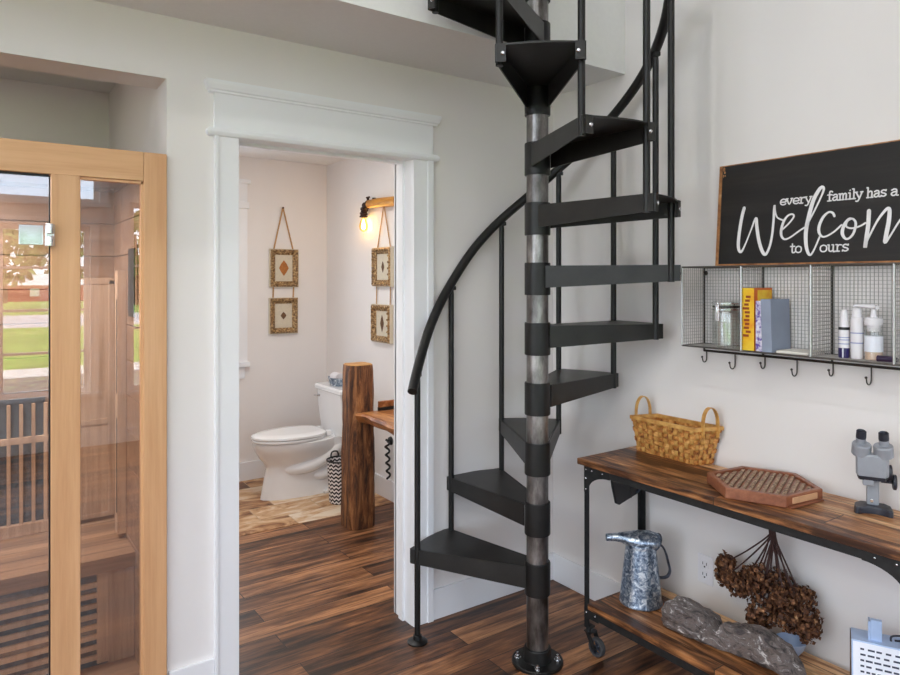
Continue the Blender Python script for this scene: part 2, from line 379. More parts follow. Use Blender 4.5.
def chevron_mat():
    m, nt, bs = base_mat('black and white weave'); L = nt.links
    tc = nd(nt, 'ShaderNodeTexCoord'); sp = nd(nt, 'ShaderNodeSeparateXYZ'); L.new(tc.outputs['Object'], sp.inputs[0])
    at = nd(nt, 'ShaderNodeMath', operation='ARCTAN2'); L.new(sp.outputs['Y'], at.inputs[0]); L.new(sp.outputs['X'], at.inputs[1])
    k = nd(nt, 'ShaderNodeMath', operation='MULTIPLY'); L.new(at.outputs[0], k.inputs[0]); k.inputs[1].default_value = 16/(2*PI)
    pp = nd(nt, 'ShaderNodeMath', operation='PINGPONG'); L.new(k.outputs[0], pp.inputs[0]); pp.inputs[1].default_value = 0.5
    z = nd(nt, 'ShaderNodeMath', operation='MULTIPLY_ADD'); L.new(sp.outputs['Z'], z.inputs[0]); z.inputs[1].default_value = 38; L.new(pp.outputs[0], z.inputs[2])
    fr = nd(nt, 'ShaderNodeMath', operation='FRACT'); L.new(z.outputs[0], fr.inputs[0])
    gt = nd(nt, 'ShaderNodeMath', operation='GREATER_THAN'); L.new(fr.outputs[0], gt.inputs[0]); gt.inputs[1].default_value = 0.5
    mx = nd(nt, 'ShaderNodeMixRGB'); L.new(gt.outputs[0], mx.inputs[0]); mx.inputs[1].default_value = srgb(28,24,32); mx.inputs[2].default_value = srgb(232,228,228)
    L.new(mx.outputs[0], bs.inputs['Base Color']); bs.inputs['Roughness'].default_value = 0.7
    return m
M['blackwhite'] = chevron_mat()
# ------------------------------------------------------------------ the setting
W, D = 2.434, 2.561          # right wall plane, door wall plane
BX, BY = 2.380, 5.150        # bathroom right and back wall planes
LOFT = 2.455                 # underside of the loft
XL, YF, ZT = -3.6, -1.9, 4.6 # left wall, window wall, upper ceiling

b = B().box(XL-.15, W+.15, YF-.15, 4.04, -.12, 0)
struct('floor', b, M['floor'])
b = B().box(.70, BX+.06, 4.04, BY+.1, -.12, .002)
struct('floor_bathroom', b, M['tile'])

b = B()
b.box(XL, -.79, D, 2.70, 0, LOFT); b.box(-.79, .569, D, D+.166, 2.233, LOFT)
b.box(.569, .806, D, 2.70, 0, LOFT); b.box(.806, 1.605, D, 2.70, 2.066, LOFT); b.box(1.605, W, D, 2.70, 0, LOFT)
struct('wall_back', b, M['paint'])
b = B().box(.569, .70, 2.70, BY, 0, LOFT)
struct('wall_alcove_right', b, M['paint'])
b = B().box(-.90, .569, 3.79, 3.92, 0, LOFT)
struct('wall_alcove_back', b, M['paint'])
b = B().box(-.92, -.79, 2.70, 3.92, 0, LOFT)
struct('wall_alcove_left', b, M['paint'])
b = B().box(BX, W+.02, 2.70, BY+.15, 0, LOFT)
struct('wall_bathroom_right', b, M['paint'])
# bathroom back wall with a window opening at its left
wx0, wx1, wz0, wz1 = .95, 1.63, .90, 2.06
b = B().box(.569, wx0, BY, BY+.15, 0, LOFT).box(wx1, W+.02, BY, BY+.15, 0, LOFT).box(wx0, wx1, BY, BY+.15, 0, wz0).box(wx0, wx1, BY, BY+.15, wz1, LOFT)
struct('wall_bathroom_back', b, M['paint'])
b = B().box(W, W+.15, YF-.15, BY+.3, 0, ZT)
struct('wall_right', b, M['paint'])
b = B().box(XL, W, 2.091, BY+.15, LOFT, 2.755).box(XL, W, 2.091, 2.17, 2.755, 2.90)
struct('ceiling_loft', b, M['ceil'])
b = B().box(XL, W, BY+.15, BY+.3, LOFT, ZT)
struct('wall_loft_back', b, M['paint'])
b = B().box(XL-.15, W+.15, YF-.15, BY+.3, ZT, ZT+.15)
struct('ceiling', b, M['ceil'])

# window wall behind the camera: three windows with transoms, and a high one added to bring in daylight
def wall_with_holes(axis, a0, a1, z0, z1, p0, p1, holes):
    """a wall along x (axis 'x') or y, cut by rectangular holes (a0,a1,z0,z1)"""
    b = B()
    xs = sorted({a0, a1, *[h[0] for h in holes], *[h[1] for h in holes]})
    zs = sorted({z0, z1, *[h[2] for h in holes], *[h[3] for h in holes]})
    for i in range(len(xs)-1):
        run = None
        for j in range(len(zs)-1):
            cx, cz = (xs[i]+xs[i+1])/2, (zs[j]+zs[j+1])/2
            solid = not any(h[0] < cx < h[1] and h[2] < cz < h[3] for h in holes)
            if solid and run is None: run = zs[j]
            if (not solid) and run is not None:
                (b.box(xs[i], xs[i+1], p0, p1, run, zs[j]) if axis == 'x' else b.box(p0, p1, xs[i], xs[i+1], run, zs[j])); run = None
        if run is not None:
            b.box(xs[i], xs[i+1], p0, p1, run, z1) if axis == 'x' else b.box(p0, p1, xs[i], xs[i+1], run, z1)
    return b

front = [  # x0 x1 z0 z1 cols rows
    (-.46, .90, .49, 2.01, 2, 4), (1.23, 2.22, .47, 2.25, 2, 3), (-2.2, -.84, .49, 2.01, 2, 4), (-3.4, -2.5, .49, 2.01, 1, 4),
    (-.50, .98, 2.22, 2.50, 1, 1), (-2.26, -.80, 2.22, 2.50, 1, 1),
    (-2.6, -.9, 2.95, 4.1, 3, 2)]
left = [(-1.5, .25, .12, 2.35, 2, 4), (.45, 2.2, .12, 2.35, 2, 4), (-1.4, 1.9, 2.75, 4.3, 4, 3)]  # unseen side windows, added and enlarged to let in more daylight
struct('wall_front', wall_with_holes('x', XL-.15, W+.15, 0, ZT, YF-.15, YF, [h[:4] for h in front]), M['paint'])
struct('wall_left', wall_with_holes('y', YF, BY+.3, 0, ZT, XL-.15, XL, [h[:4] for h in left]), M['paint'])
nwin = [0]
def window(axis, h, p, inward, frame=.045, casing=.07):
    """sash, muntins, casing and pane of one window; p = the wall's inner face, inward = +1/-1 towards the room"""
    a0, a1, z0, z1, nc, nr = h
    nwin[0] += 1
    bx = (lambda b, u0, u1, v0, v1, w0, w1: b.box(u0, u1, v0, v1, w0, w1)) if axis == 'x' else (lambda b, u0, u1, v0, v1, w0, w1: b.box(v0, v1, u0, u1, w0, w1))
    f = B(); q0, q1 = p-inward*.09, p-inward*.05
    bx(f, a0, a0+frame, q0, q1, z0, z1); bx(f, a1-frame, a1, q0, q1, z0, z1)
    bx(f, a0+frame, a1-frame, q0, q1, z0, z0+frame); bx(f, a0+frame, a1-frame, q0, q1, z1-frame, z1)
    for i in range(1, nc):
        x = a0+(a1-a0)*i/nc; bx(f, x-.011, x+.011, q0, q1, z0+frame, z1-frame)
    for j in range(1, nr):
        z = z0+(z1-z0)*j/nr; bx(f, a0+frame, a1-frame, q0+inward*.004, q1-inward*.004, z-.011, z+.011)
    o = struct('window_%d' % nwin[0], f, M['trim'])
    g = B(); bx(g, a0+frame, a1-frame, p-inward*.072, p-inward*.068, z0+frame, z1-frame)
    ob('pane', g, M['pane'], o)
    c = B(); e0, e1 = p, p+inward*.018
    bx(c, a0-casing, a0, e0, e1, z0, z1); bx(c, a1, a1+casing, e0, e1, z0, z1)
    bx(c, a0-casing, a1+casing, e0, e1, z1, z1+casing); bx(c, a0-casing-.02, a1+casing+.02, e0, p+inward*.04, z0-.03, z0)
    ob('casing', c, M['trim'], o)
    # daylight portal in the opening
    L = bpy.data.lights.new('portal', 'AREA'); L.shape = 'RECTANGLE'; L.size = a1-a0; L.size_y = z1-z0
    L.cycles.is_portal = True
    lo = bpy.data.objects.new('window_portal', L); COL.objects.link(lo)
    ca = (a0+a1)/2; cz = (z0+z1)/2
    if axis == 'x':
        lo.location = (ca, p-inward*.12, cz); lo.rotation_euler = (PI/2*(1 if inward < 0 else 1), 0, 0 if inward < 0 else PI)
    else:
        lo.location = (p-inward*.12, ca, cz); lo.rotation_euler = (PI/2, 0, PI/2 if inward < 0 else -PI/2)
    d = Vector((0, inward, 0)) if axis == 'x' else Vector((inward, 0, 0))
    lo.rotation_euler = d.to_track_quat('-Z', 'Y').to_euler()
for h in front: window('x', h, YF, 1)
for h in left: window('y', h, XL, 1)
window('x', (wx0, wx1, wz0, wz1, 1, 2), BY, -1, casing=.0001)

# bathroom window trim: side casing, header, caps, sill and apron
b = B().box(wx1, wx1+.09, BY-.018, BY, wz0, wz1).box(wx0-.09, wx0, BY-.018, BY, wz0, wz1)
b.box(wx0-.09, wx1+.09, BY-.018, BY, 2.11, 2.25)
b.box(wx0-.10, wx1+.102, BY-.028, BY, wz1, 2.11, .004)
b.box(wx0-.11, wx1+.112, BY-.034, BY, 2.25, 2.28, .004)
b.box(wx0-.10, wx1+.102, BY-.045, BY, .865, wz0, .004)
b.box(wx0-.08, wx1+.07, BY-.018, BY, .775, .865)
struct('trim_1', b, M['trim'])
# door casing in the back wall: jambs with stops, side casings, header board, bead and crown
y0 = D-.016
b = B().box(.732, .822, y0, D, 0, 2.05, .002).box(1.589, 1.690, y0, D, 0, 2.05, .002)
b.box(1.66, 1.690, y0-.006, y0, 0, 2.05, .002).box(.732, .745, y0-.006, y0, 0, 2.05, .002)
struct('trim_2', b, M['trim'])
b = B().box(.732, 1.690, y0, D, 2.078, 2.21)
struct('trim_3', b, M['trim'])
b = B()
def crown(b, x0, x1, z0, prof, yb):
    """profile (projection, z) run along x with mitred returns at both ends"""
    rings = []
    for (pr, z) in prof:
        rings.append([(x0-pr, yb, z0+z), (x0-pr, yb-pr, z0+z), (x1+pr, yb-pr, z0+z), (x1+pr, yb, z0+z)])
    b.loft([[Vector(p) for p in r] for r in rings])
crown(b, .732, 1.690, 2.205, [(.017,0),(.021,.004),(.021,.010),(.027,.014),(.031,.026),(.034,.034),(.034,.046)], D)
struct('trim_4', b, M['trim'], ang=25)
b = B()
crown(b, .732, 1.690, 2.048, [(.018,0),(.024,.003),(.028,.010),(.029,.016),(.026,.024),(.020,.030)], D)
struct('trim_5', b, M['trim'], ang=25)
b = B().box(.806, .822, D, 2.708, 0, 2.066).box(1.589, 1.605, D, 2.708, 0, 2.066).box(.822, 1.589, D, 2.708, 2.05, 2.066)
b.box(.822, .834, D+.06, D+.095, 0, 2.05).box(1.577, 1.589, D+.06, D+.095, 0, 2.05).box(.834, 1.577, D+.06, D+.095, 2.038, 2.05)
b.box(.732,.822, 2.70, 2.716, 0, 2.05).box(1.589,1.68, 2.70,2.716,0,2.05)
struct('trim_6', b, M['trim'])
def board(b, x0, x1, y0, y1, h=.135): b.box(x0, x1, y0, y1, 0, h, .003)
b = B(); board(b, 1.690, W, D-.015, D); board(b, .575, .732, D-.015, D); board(b, XL, -.80, D-.015, D)
struct('baseboard_back', b, M['trim'])
b = B(); board(b, W-.015, W, YF, D-.015)
struct('baseboard_right', b, M['trim'])
b = B(); board(b, BX-.015, BX, 2.72, BY, .14); board(b, .70, BX-.015, BY-.015, BY, .14)
struct('baseboard_bathroom', b, M['trim'])
b = B(); board(b, XL, XL+.015, YF+.015, D); board(b, XL, W-.015, YF, YF+.015)
struct('baseboard_front', b, M['trim'])

# ------------------------------------------------------------------ outside the windows
def mat_ground(name, stops, scale, rough=0.9):
    return mottle(name, stops, scale, rough, 0, 8, bmp=0.3)
M['lawn'] = mat_ground('mown lawn', [(0.3,srgb(86,122,40)),(0.55,srgb(124,164,60)),(0.75,srgb(158,190,86))], 2.5)
M['gravel'] = mat_ground('river gravel', [(0.35,srgb(66,66,74)),(0.5,srgb(120,118,118)),(0.62,srgb(150,160,110)),(0.72,srgb(196,192,188))], 9)
M['concrete'] = mat_ground('pale concrete', [(0.3,srgb(196,194,188)),(0.7,srgb(222,220,214))], 4)
M['asphalt'] = mat_ground('grey drive', [(0.3,srgb(170,172,176)),(0.7,srgb(196,198,200))], 3)
def strip(name, y0, y1, z0, z1, mat, th=.1):
    b = B().prism([(-90, y0, z0), (90, y0, z0), (90, y1, z1), (-90, y1, z1)], (0, 0, -th))
    o = struct(name, b, mat); return o
strip('ground_gravel', YF-.15, -8.6, -.15, -.15, M['gravel'])
strip('ground_walk', -8.6, -9.9, -.14, -.14, M['concrete'])
strip('ground_lawn', -9.9, -23, -.15, -.15, M['lawn'])
strip('ground_drive', -23, -33, -.15, -.15, M['asphalt'])
strip('ground_meadow', -33, -170, -.15, -2.6, M['lawn'])
def patch(name, x0, x1, y0, y1, z, mat):
    return struct(name, B().box(x0, x1, y0, y1, z-.1, z), mat)
patch('ground_bounce', -16, XL-.15, YF-.15, 14, -.15, M['concrete'])  # unseen slab, added to bounce neutral daylight into the room
M['barnred'] = wood('red barn boards', srgb(134,26,28), srgb(170,40,40), srgb(190,58,54), 'Z', 1.2, 0.7, 10, plank=0, knots=False)
M['roofpale'] = plain('pale metal roof', srgb(214,214,214), 0.5, 0, var=0.03, scale=2)
barn = thing('barn', 'long red barn with pale roof, reflected in the sauna glass', 'barn', (-1, -104, -1.9))
b = B().box(-18, 20, -110, -104, -1.95, .85); ob('wall', b, M['barnred'], barn)
b = B().prism([(-19, -103.4, .8), (-19, -107, 2.3), (-19, -110.6, .8)], (40, 0, 0)); ob('roof', b, M['roofpale'], barn)
for x in (-12, -6.5, -1, 3.5, 7.2, 12):
    f = ob('window', B().box(x-.55, x+.55, -103.98, -103.9, -.7, .35), M['trim'], barn)
M['foliage'] = mottle('tree leaves', [(0.3,srgb(44,70,30)),(0.5,srgb(86,122,52)),(0.7,srgb(142,172,92))], 3, 0.8, 0, bmp=0)
M['bark'] = plain('tree bark', srgb(84,66,52), 0.9, 0, var=0.3, scale=6)
def tree(x, y, z, h, r, label, seed):
    R = random.Random(seed)
    t = thing('tree', label, 'tree', (x, y, z), group='trees across the lawn')
    ob('trunk', B().tube([(x,y,z-.1),(x+.05*h*.2,y,z+h*.35),(x,y,z+h*.75)], [.045*h,.035*h,.012*h], 8), M['bark'], t)
    b = B()
    for i in range(420):
        a = R.uniform(0, 2*PI); u = R.uniform(-1, 1); q = R.uniform(.55, 1)**.5
        rr = r*q*math.sqrt(max(0, 1-u*u))*(1.05-.25*u); c = Vector((x+rr*math.cos(a), y+rr*math.sin(a), z+h*.62+u*h*.38*q))
        s = R.uniform(.08, .17)*r*1.3
        n = Vector((R.uniform(-1,1), R.uniform(-1,1), R.uniform(-.6,1))).normalized(); t1 = n.orthogonal().normalized(); t2 = n.cross(t1)
        b.add([c+t1*s, c+t2*s*.7+n*s*.3, c-t1*s, c-t2*s*.7+n*s*.2], [(0,1,2,3)])
    ob('crown', b, M['foliage'], t, smooth=False)
for i, (x, y, z, h, r, lb) in enumerate([
    (-1.2, -50, -.4, 6.2, 2.0, 'slender green tree reflected near the sauna door edge'),
    (6.3, -52, -.45, 7.2, 2.4, 'leafy green tree reflected beside the sauna stile'),
    (11.5, -58, -.6, 8.0, 2.6, 'tall green tree reflected in the narrow sauna pane'),
    (17.5, -48, -.35, 7.5, 2.6, 'broad green tree reflected at the right sauna post'),
    (3.0, -86, -1.4, 9.0, 3.0, 'distant dark tree behind the lawn in the reflection'),
    (-8, -60, -.6, 8, 3, 'round green tree beyond the left edge of the reflected lawn')]):
    tree(x, y, z, h, r, lb, 40+i)

# ------------------------------------------------------------------ sauna
SX0, SX1, SY0, SY1, SZ = -.745, .566, 2.541, 3.45, 1.962
S = thing('infrared_sauna', 'pale timber sauna cabin with glass door standing in the wall alcove', 'sauna', ((SX0+SX1)/2, (SY0+SY1)/2, 0))
cx = (SX0+SX1)/2
def mir(x0, x1): return (2*cx-x1, 2*cx-x0)
for k in range(2):
    x0, x1 = (.490, .566) if k == 0 else mir(.490, .566)
    ob('post', B().box(x0, x1, SY0, SY0+.045, 0, SZ, .003), M['alder'], S)
    x0, x1 = (.212, .297) if k == 0 else mir(.212, .297)
    ob('stile', B().box(x0, x1, SY0, SY0+.045, .09, 1.862, .003), M['alder'], S)
    x0, x1 = (.297, .490) if k == 0 else mir(.297, .490)
    ob('stop_bead', B().box(x1-.008, x1, SY0+.006, SY0+.030, .09, 1.858).box(x0, x1, SY0+.006, SY0+.03, 1.852, 1.86), M['alder'], S)
    ob('side_window', B().box(x0+.001, x1-.001, SY0+.018, SY0+.024, .09, 1.861), M['sauna_glass'], S, smooth=False)
ob('top_rail', B().box(2*cx-.490, .490, SY0, SY0+.045, 1.861, SZ, .003), M['alderx'], S)
ob('bottom_rail', B().box(2*cx-.490, .490, SY0, SY0+.045, 0, .09, .003), M['alderx'], S)
dx0, dx1 = 2*cx-.208, .208
dr = ob('glass_door', B().box(dx0, dx1, SY0+.018, SY0+.025, .095, 1.856), M['sauna_glass'], S, smooth=False, label='bronze tinted glass door')
ob('edge_seal', B().box(dx1, dx1+.004, SY0+.014, SY0+.03, .095, 1.856).box(dx0, dx1, SY0+.016, SY0+.028, 1.853, 1.861), M['blacksm'], dr)
for z in (.19, 1.664):
    hb = B().box(.196, .222, SY0-.008, SY0+.018, z-.036, z+.036, .003)
    for q in (-1, 1): hb.lathe([(.009,0),(.011,.004),(.011,.03),(.009,.034)], (.209, SY0-.010, z+q*.0-.017+q*.02), 12)
    ob('hinge', hb, M['chrome'], dr)
    ob('hinge_plate', B().box(.125, .192, SY0+.012, SY0+.018, z-.032, z+.032, .002), M['chrome'], dr)
ob('door_handle', B().tube([(dx0+.06,SY0-.03,.85),(dx0+.06,SY0-.03,1.15)], .012, 12).tube([(dx0+.06,SY0-.03,.88),(dx0+.06,SY0+.02,.88)], .007).tube([(dx0+.06,SY0-.03,1.12),(dx0+.06,SY0+.02,1.12)], .007), M['alder'], dr)
def grooves(b, z0, z1, step, f):
    z = z0
    while z < z1-1e-6:
        f(b, z+.0015, min(z+step, z1)-.0015); z += step
b = B(); grooves(b, .03, SZ-.03, .145, lambda b, a, c: b.box(SX1-.034, SX1-.016, SY0+.045, SY1-.03, a, c, .002)); b.box(SX1-.016, SX1, SY0+.045, SY1, 0, SZ)
ob('side_wall', b, M['cedar'], S, label='boarded inner side wall')
b = B(); grooves(b, .03, SZ-.03, .145, lambda b, a, c: b.box(SX0+.016, SX0+.034, SY0+.045, SY1-.03, a, c, .002)); b.box(SX0, SX0+.016, SY0+.045, SY1, 0, SZ)
ob('side_wall', b, M['cedar'], S)
b = B(); grooves(b, .03, SZ-.03, .145, lambda b, a, c: b.box(SX0+.016, SX1-.016, SY1-.048, SY1-.03, a, c, .002)); b.box(SX0+.016, SX1-.016, SY1-.03, SY1, 0, SZ)
ob('rear_wall', b, M['cedar'], S)
ob('roof_panel', B().box(SX0+.016, SX1-.016, SY0+.045, SY1-.03, SZ-.03, SZ), M['cedar'], S)
lm = ob('fill_lamp', B().lathe([(.075,-.012),(.095,-.010),(.095,0),(.075,0),(.075,-.012)], (cx, 2.92, SZ-.030), 28), M['chrome'], S)  # unseen lamp disc, added to brighten the cabin
ob('fill_diffuser', B().lathe([(.074,-.006),(.074,-.002),(0,-.002)], (cx, 2.92, SZ-.030), 28), M['whiteplastic'], lm)
ob('floor_panel', B().box(SX0+.016, SX1-.016, SY0+.045, SY1-.03, .0, .03), M['cedar'], S)
YB = SY1-.048     # face of the rear boards
bn = ob('bench', B().box(SX0+.034, SX1-.034, 2.93, YB, .425, .45, .003).box(SX0+.034, SX1-.034, 2.915, 2.935, .395, .452, .003), M['bench'], S)
b = B().box(SX0+.034, SX1-.034, 2.955, 2.965, .03, .40)
ob('skirt', b, M['heater'], bn)
b = B()
for i in range(8): b.box(SX0+.06, .40, 2.942, 2.955, .055+i*.040, .055+i*.040+.019, .002)
ob('heater_slats', b, M['slat'], bn)
b = B().box(.40, .44, 2.94, 2.955, .04, .40, .002).box(.44, SX1-.034, 2.945, 2.955, .03, .40, .002)
ob('end_board', b, M['slat'], bn)
# backrest heater on the rear wall
hx0, hx1 = -.40, .262
hp = ob('back_heater', B().box(hx0, hx1, YB-.012, YB, .47, 1.02), M['heater'], S)
b = B()
n = 15
for i in range(n+1):
    x = hx0+(hx1-hx0)*i/n; b.box(x-.007, x+.007, YB-.035, YB-.02, .47, 1.0, .002)
b.box(hx0-.02, hx1+.02, YB-.037, YB-.018, .835, .862, .002); b.box(hx0-.02, hx1+.03, YB-.04, YB, .452, .50, .003)
ob('heater_slats', b, M['slat'], hp)
b = B().box(.335, .362, YB-.03, YB, .47, 1.52, .003).box(.505, .53, YB-.03, YB, .47, 1.52, .003).box(.335, .53, YB-.03, YB, 1.50, 1.53, .003).box(.362,.505,YB-.03,YB,.88,.905,.002).box(.362,.505,YB-.03,YB,.47,.49,.002)
b.box(.362, .505, YB-.026, YB, .49, 1.50)
ob('corner_heater', b, M['slat'], S)
b = B().box(SX1-.07, SX1-.034, 3.10, 3.16, .47, 1.56, .003)
ch = ob('side_heater', b, M['slat'], S)
ob('slot', B().box(SX1-.072, SX1-.069, 3.103, 3.113, .56, .95).box(SX1-.072, SX1-.069, 3.103, 3.113, 1.05, 1.44), M['blacksm'], ch)
sp = ob('speaker', B().box(SX1-.042, SX1-.034, 2.86, 3.02, 1.36, 1.66, .004), M['cedar'], S)
ob('grille', B().box(SX1-.046, SX1-.042, 2.875, 3.005, 1.375, 1.645, .002), M['mesh_dark'], sp)

# ------------------------------------------------------------------ spiral staircase
PX, PY = 1.850, 2.035
RB, RO, STEP, A1 = .507, .532, 30.5, 128.0
ztop = lambda k: .389 + .2375*(k-1)
ST = thing('spiral_staircase', 'black metal spiral staircase with open wedge treads around a steel pole', 'staircase', (PX, PY, 0))
ob('pole', B().lathe([(.0435,.01),(.0435,3.9),(.0,3.9)], (PX, PY, 0), 32), M['steel'], ST, label='bare steel centre pole')
fl = ob('base_flange', B().lathe([(.102,0),(.102,.010),(.099,.013),(.056,.013),(.054,.016),(.054,.058),(.0515,.062),(.0436,.062)], (PX, PY, 0), 40), M['black'], ST)
for a in (-132, -42, 48, 138):
    c = (PX+.079*math.cos(math.radians(a)), PY+.079*math.sin(math.radians(a)), .013)
    ob('bolt', B().lathe([(.0135,0),(.0135,.002),(.0095,.002),(.0095,.010),(.007,.012),(.005,.012),(.005,.020),(.0,.021)], c, 6 if False else 12), M['bolt'], fl)
def rail_z(a):
    pts = [(150,.98),(134,1.075),(124,1.18),(115.5,1.295),(105,1.417),(94.5,1.532),(84,1.65),(73,1.752),(64,1.825),(54,1.898),(38,2.025),(1.5,2.282),(-18.5,2.42),(-42.8,2.595),(-85,2.91),(-146.5,3.38),(-180,3.63)]
    for (a0,z0),(a1_,z1) in zip(pts, pts[1:]):
        if a <= a0 and a >= a1_: return z0+(z1-z0)*(a0-a)/(a0-a1_)
    return pts[-1][1]
Rz = lambda deg: Matrix.Rotation(math.radians(deg), 4, 'Z')
for k in range(1, 11):
    a_f = A1-STEP*(k-1); a_b = a_f-STEP; ca = (a_f+a_b)/2; zt = ztop(k)
    T = Matrix.Translation((PX, PY, zt)) @ Rz(ca)
    hw = math.radians(STEP/2)
    # plate: narrow at the collar, arc at the outside
    poly = [(.040, .040)]
    for i in range(9):
        a = hw - 2*hw*i/8; rr = RO*(1.0)
        poly.append((rr*math.cos(a), rr*math.sin(a)))
    poly.append((.040, -.040))
    b = B().prism([T @ Vector((x, y, -.006)) for x, y in poly], (0, 0, .006))
    for s in (1, -1):      # folded side flanges from collar to corner
        p0 = Vector((.030, s*.042)); p1 = Vector((RO*math.cos(hw)+.004, s*(RO*math.sin(hw)+.002)))
        d = (p1-p0).normalized(); nrm = Vector((-d.y, d.x))*.0045*s
        b.loft([[T @ Vector((q.x, q.y, z)) for q, z in ((p0, -h0), (p0, 0), (p0+nrm, 0), (p0+nrm, -h0))] for p0, h0 in ((p0, .087), (p1, .060))])
        # corner ear wrapped across the outside
        e = p1-nrm*.2; f = Vector((0, -s))
        ear = [e, e+f*.030, e+f*.030+Vector((.005,0)), e+Vector((.005,0))]
        b.prism([T @ Vector((q.x, q.y, -.060)) for q in ear], (0, 0, .060))
    tr = ob('tread', b, M['blackplate'], ST)
    ob('collar', B().lathe([(.0437,-.116),(.0500,-.116),(.0512,-.113),(.0512,.009),(.0500,.012),(.0437,.012)], (PX, PY, zt), 32), M['black'], tr)
    for s in (1, -1):
        b = B()
        Mx = T @ Matrix.Translation((RO*math.cos(hw)+.008, s*(RO*math.sin(hw)-.019), -.032)) @ Matrix.Rotation(PI/2, 4, 'Y')
        b.lathe([(.0075,-.001),(.0075,.004),(.0045,.0075),(0,.008)], Mx.translation, 10, Mx.to_3x3())
        ob('bolt', b, M['bolt'], tr)
ob('collar', B().lathe([(.0437,-.139),(.0512,-.136),(.0512,0),(.0437,0)], (PX, PY, ztop(11)), 32), M['black'], ST)
for j in range(1, 12):
    a = math.radians(A1-STEP*(j-1)); x, y = PX+RB*math.cos(a), PY+RB*math.sin(a)
    z0 = 0.004 if j == 1 else ztop(j-1)-.064
    z1 = rail_z(math.degrees(a)) - .012
    bl = ob('baluster', B().tube([(x,y,z0),(x,y,z1-.03),(x,y,z1)], [.0125,.0125,.010], 14), M['black'], ST)
    if j == 1:
        fo = ob('foot_flange', B().lathe([(.043,0),(.043,.005),(.036,.010),(.019,.014),(.018,.030),(.0126,.032)], (x, y, 0), 28), M['black'], bl)
    # saddle under the rail
    ob('saddle', B().cbox((x, y, z1-.004), (.026, .04, .018), Matrix.Rotation(a, 3, 'Z'), .003), M['black'], bl)
pts = []
a = 137.0
while a > -180:
    r = math.radians(a); pts.append((PX+RB*math.cos(r), PY+RB*math.sin(r), rail_z(a)+.006)); a -= 3
# even out the kinks of the rail
for _ in range(3):
    pts = [pts[0]]+[(p[0], p[1], (q[2]+2*p[2]+r_[2])/4) for q, p, r_ in zip(pts, pts[1:], pts[2:])]+[pts[-1]]
ob('handrail', B().tube(pts, .0205, 16), M['black'], ST)
# ------------------------------------------------------------------ console table
TX0, TX1, TY0, TY1, TZ, SZL = 2.040, 2.410, .745, 2.005, .790, .211
CT = thing('console_table', 'industrial console table on casters with reclaimed wood top and lower shelf', 'table', ((TX0+TX1)/2, (TY0+TY1)/2, 0))
ob('tabletop', B().box(TX0, TX1, TY0, TY1, .765, TZ, .003), M['reclaimed'], CT)
ob('shelf', B().box(TX0+.006, TX1, TY0+.053, TY1-.053, .186, SZL, .003), M['reclaimed'], CT)
fr = B()
for z0, z1 in ((.737, .765), (.156, .186)):
    fr.box(TX0+.010, TX0+.014, TY0+.035, TY1-.035, z0, z1).box(TX1-.012, TX1-.008, TY0+.035, TY1-.035, z0, z1)
    fr.box(TX0+.014, TX1-.012, TY0+.035, TY0+.039, z0, z1).box(TX0+.014, TX1-.012, TY1-.039, TY1-.035, z0, z1)
    fr.box(TX0+.012, TX0+.034, TY0+.035, TY1-.035, z1-.004, z1).box(TX1-.03, TX1-.008, TY0+.035, TY1-.035, z1-.004, z1)
ob('frame', fr, M['ironblack'], CT)
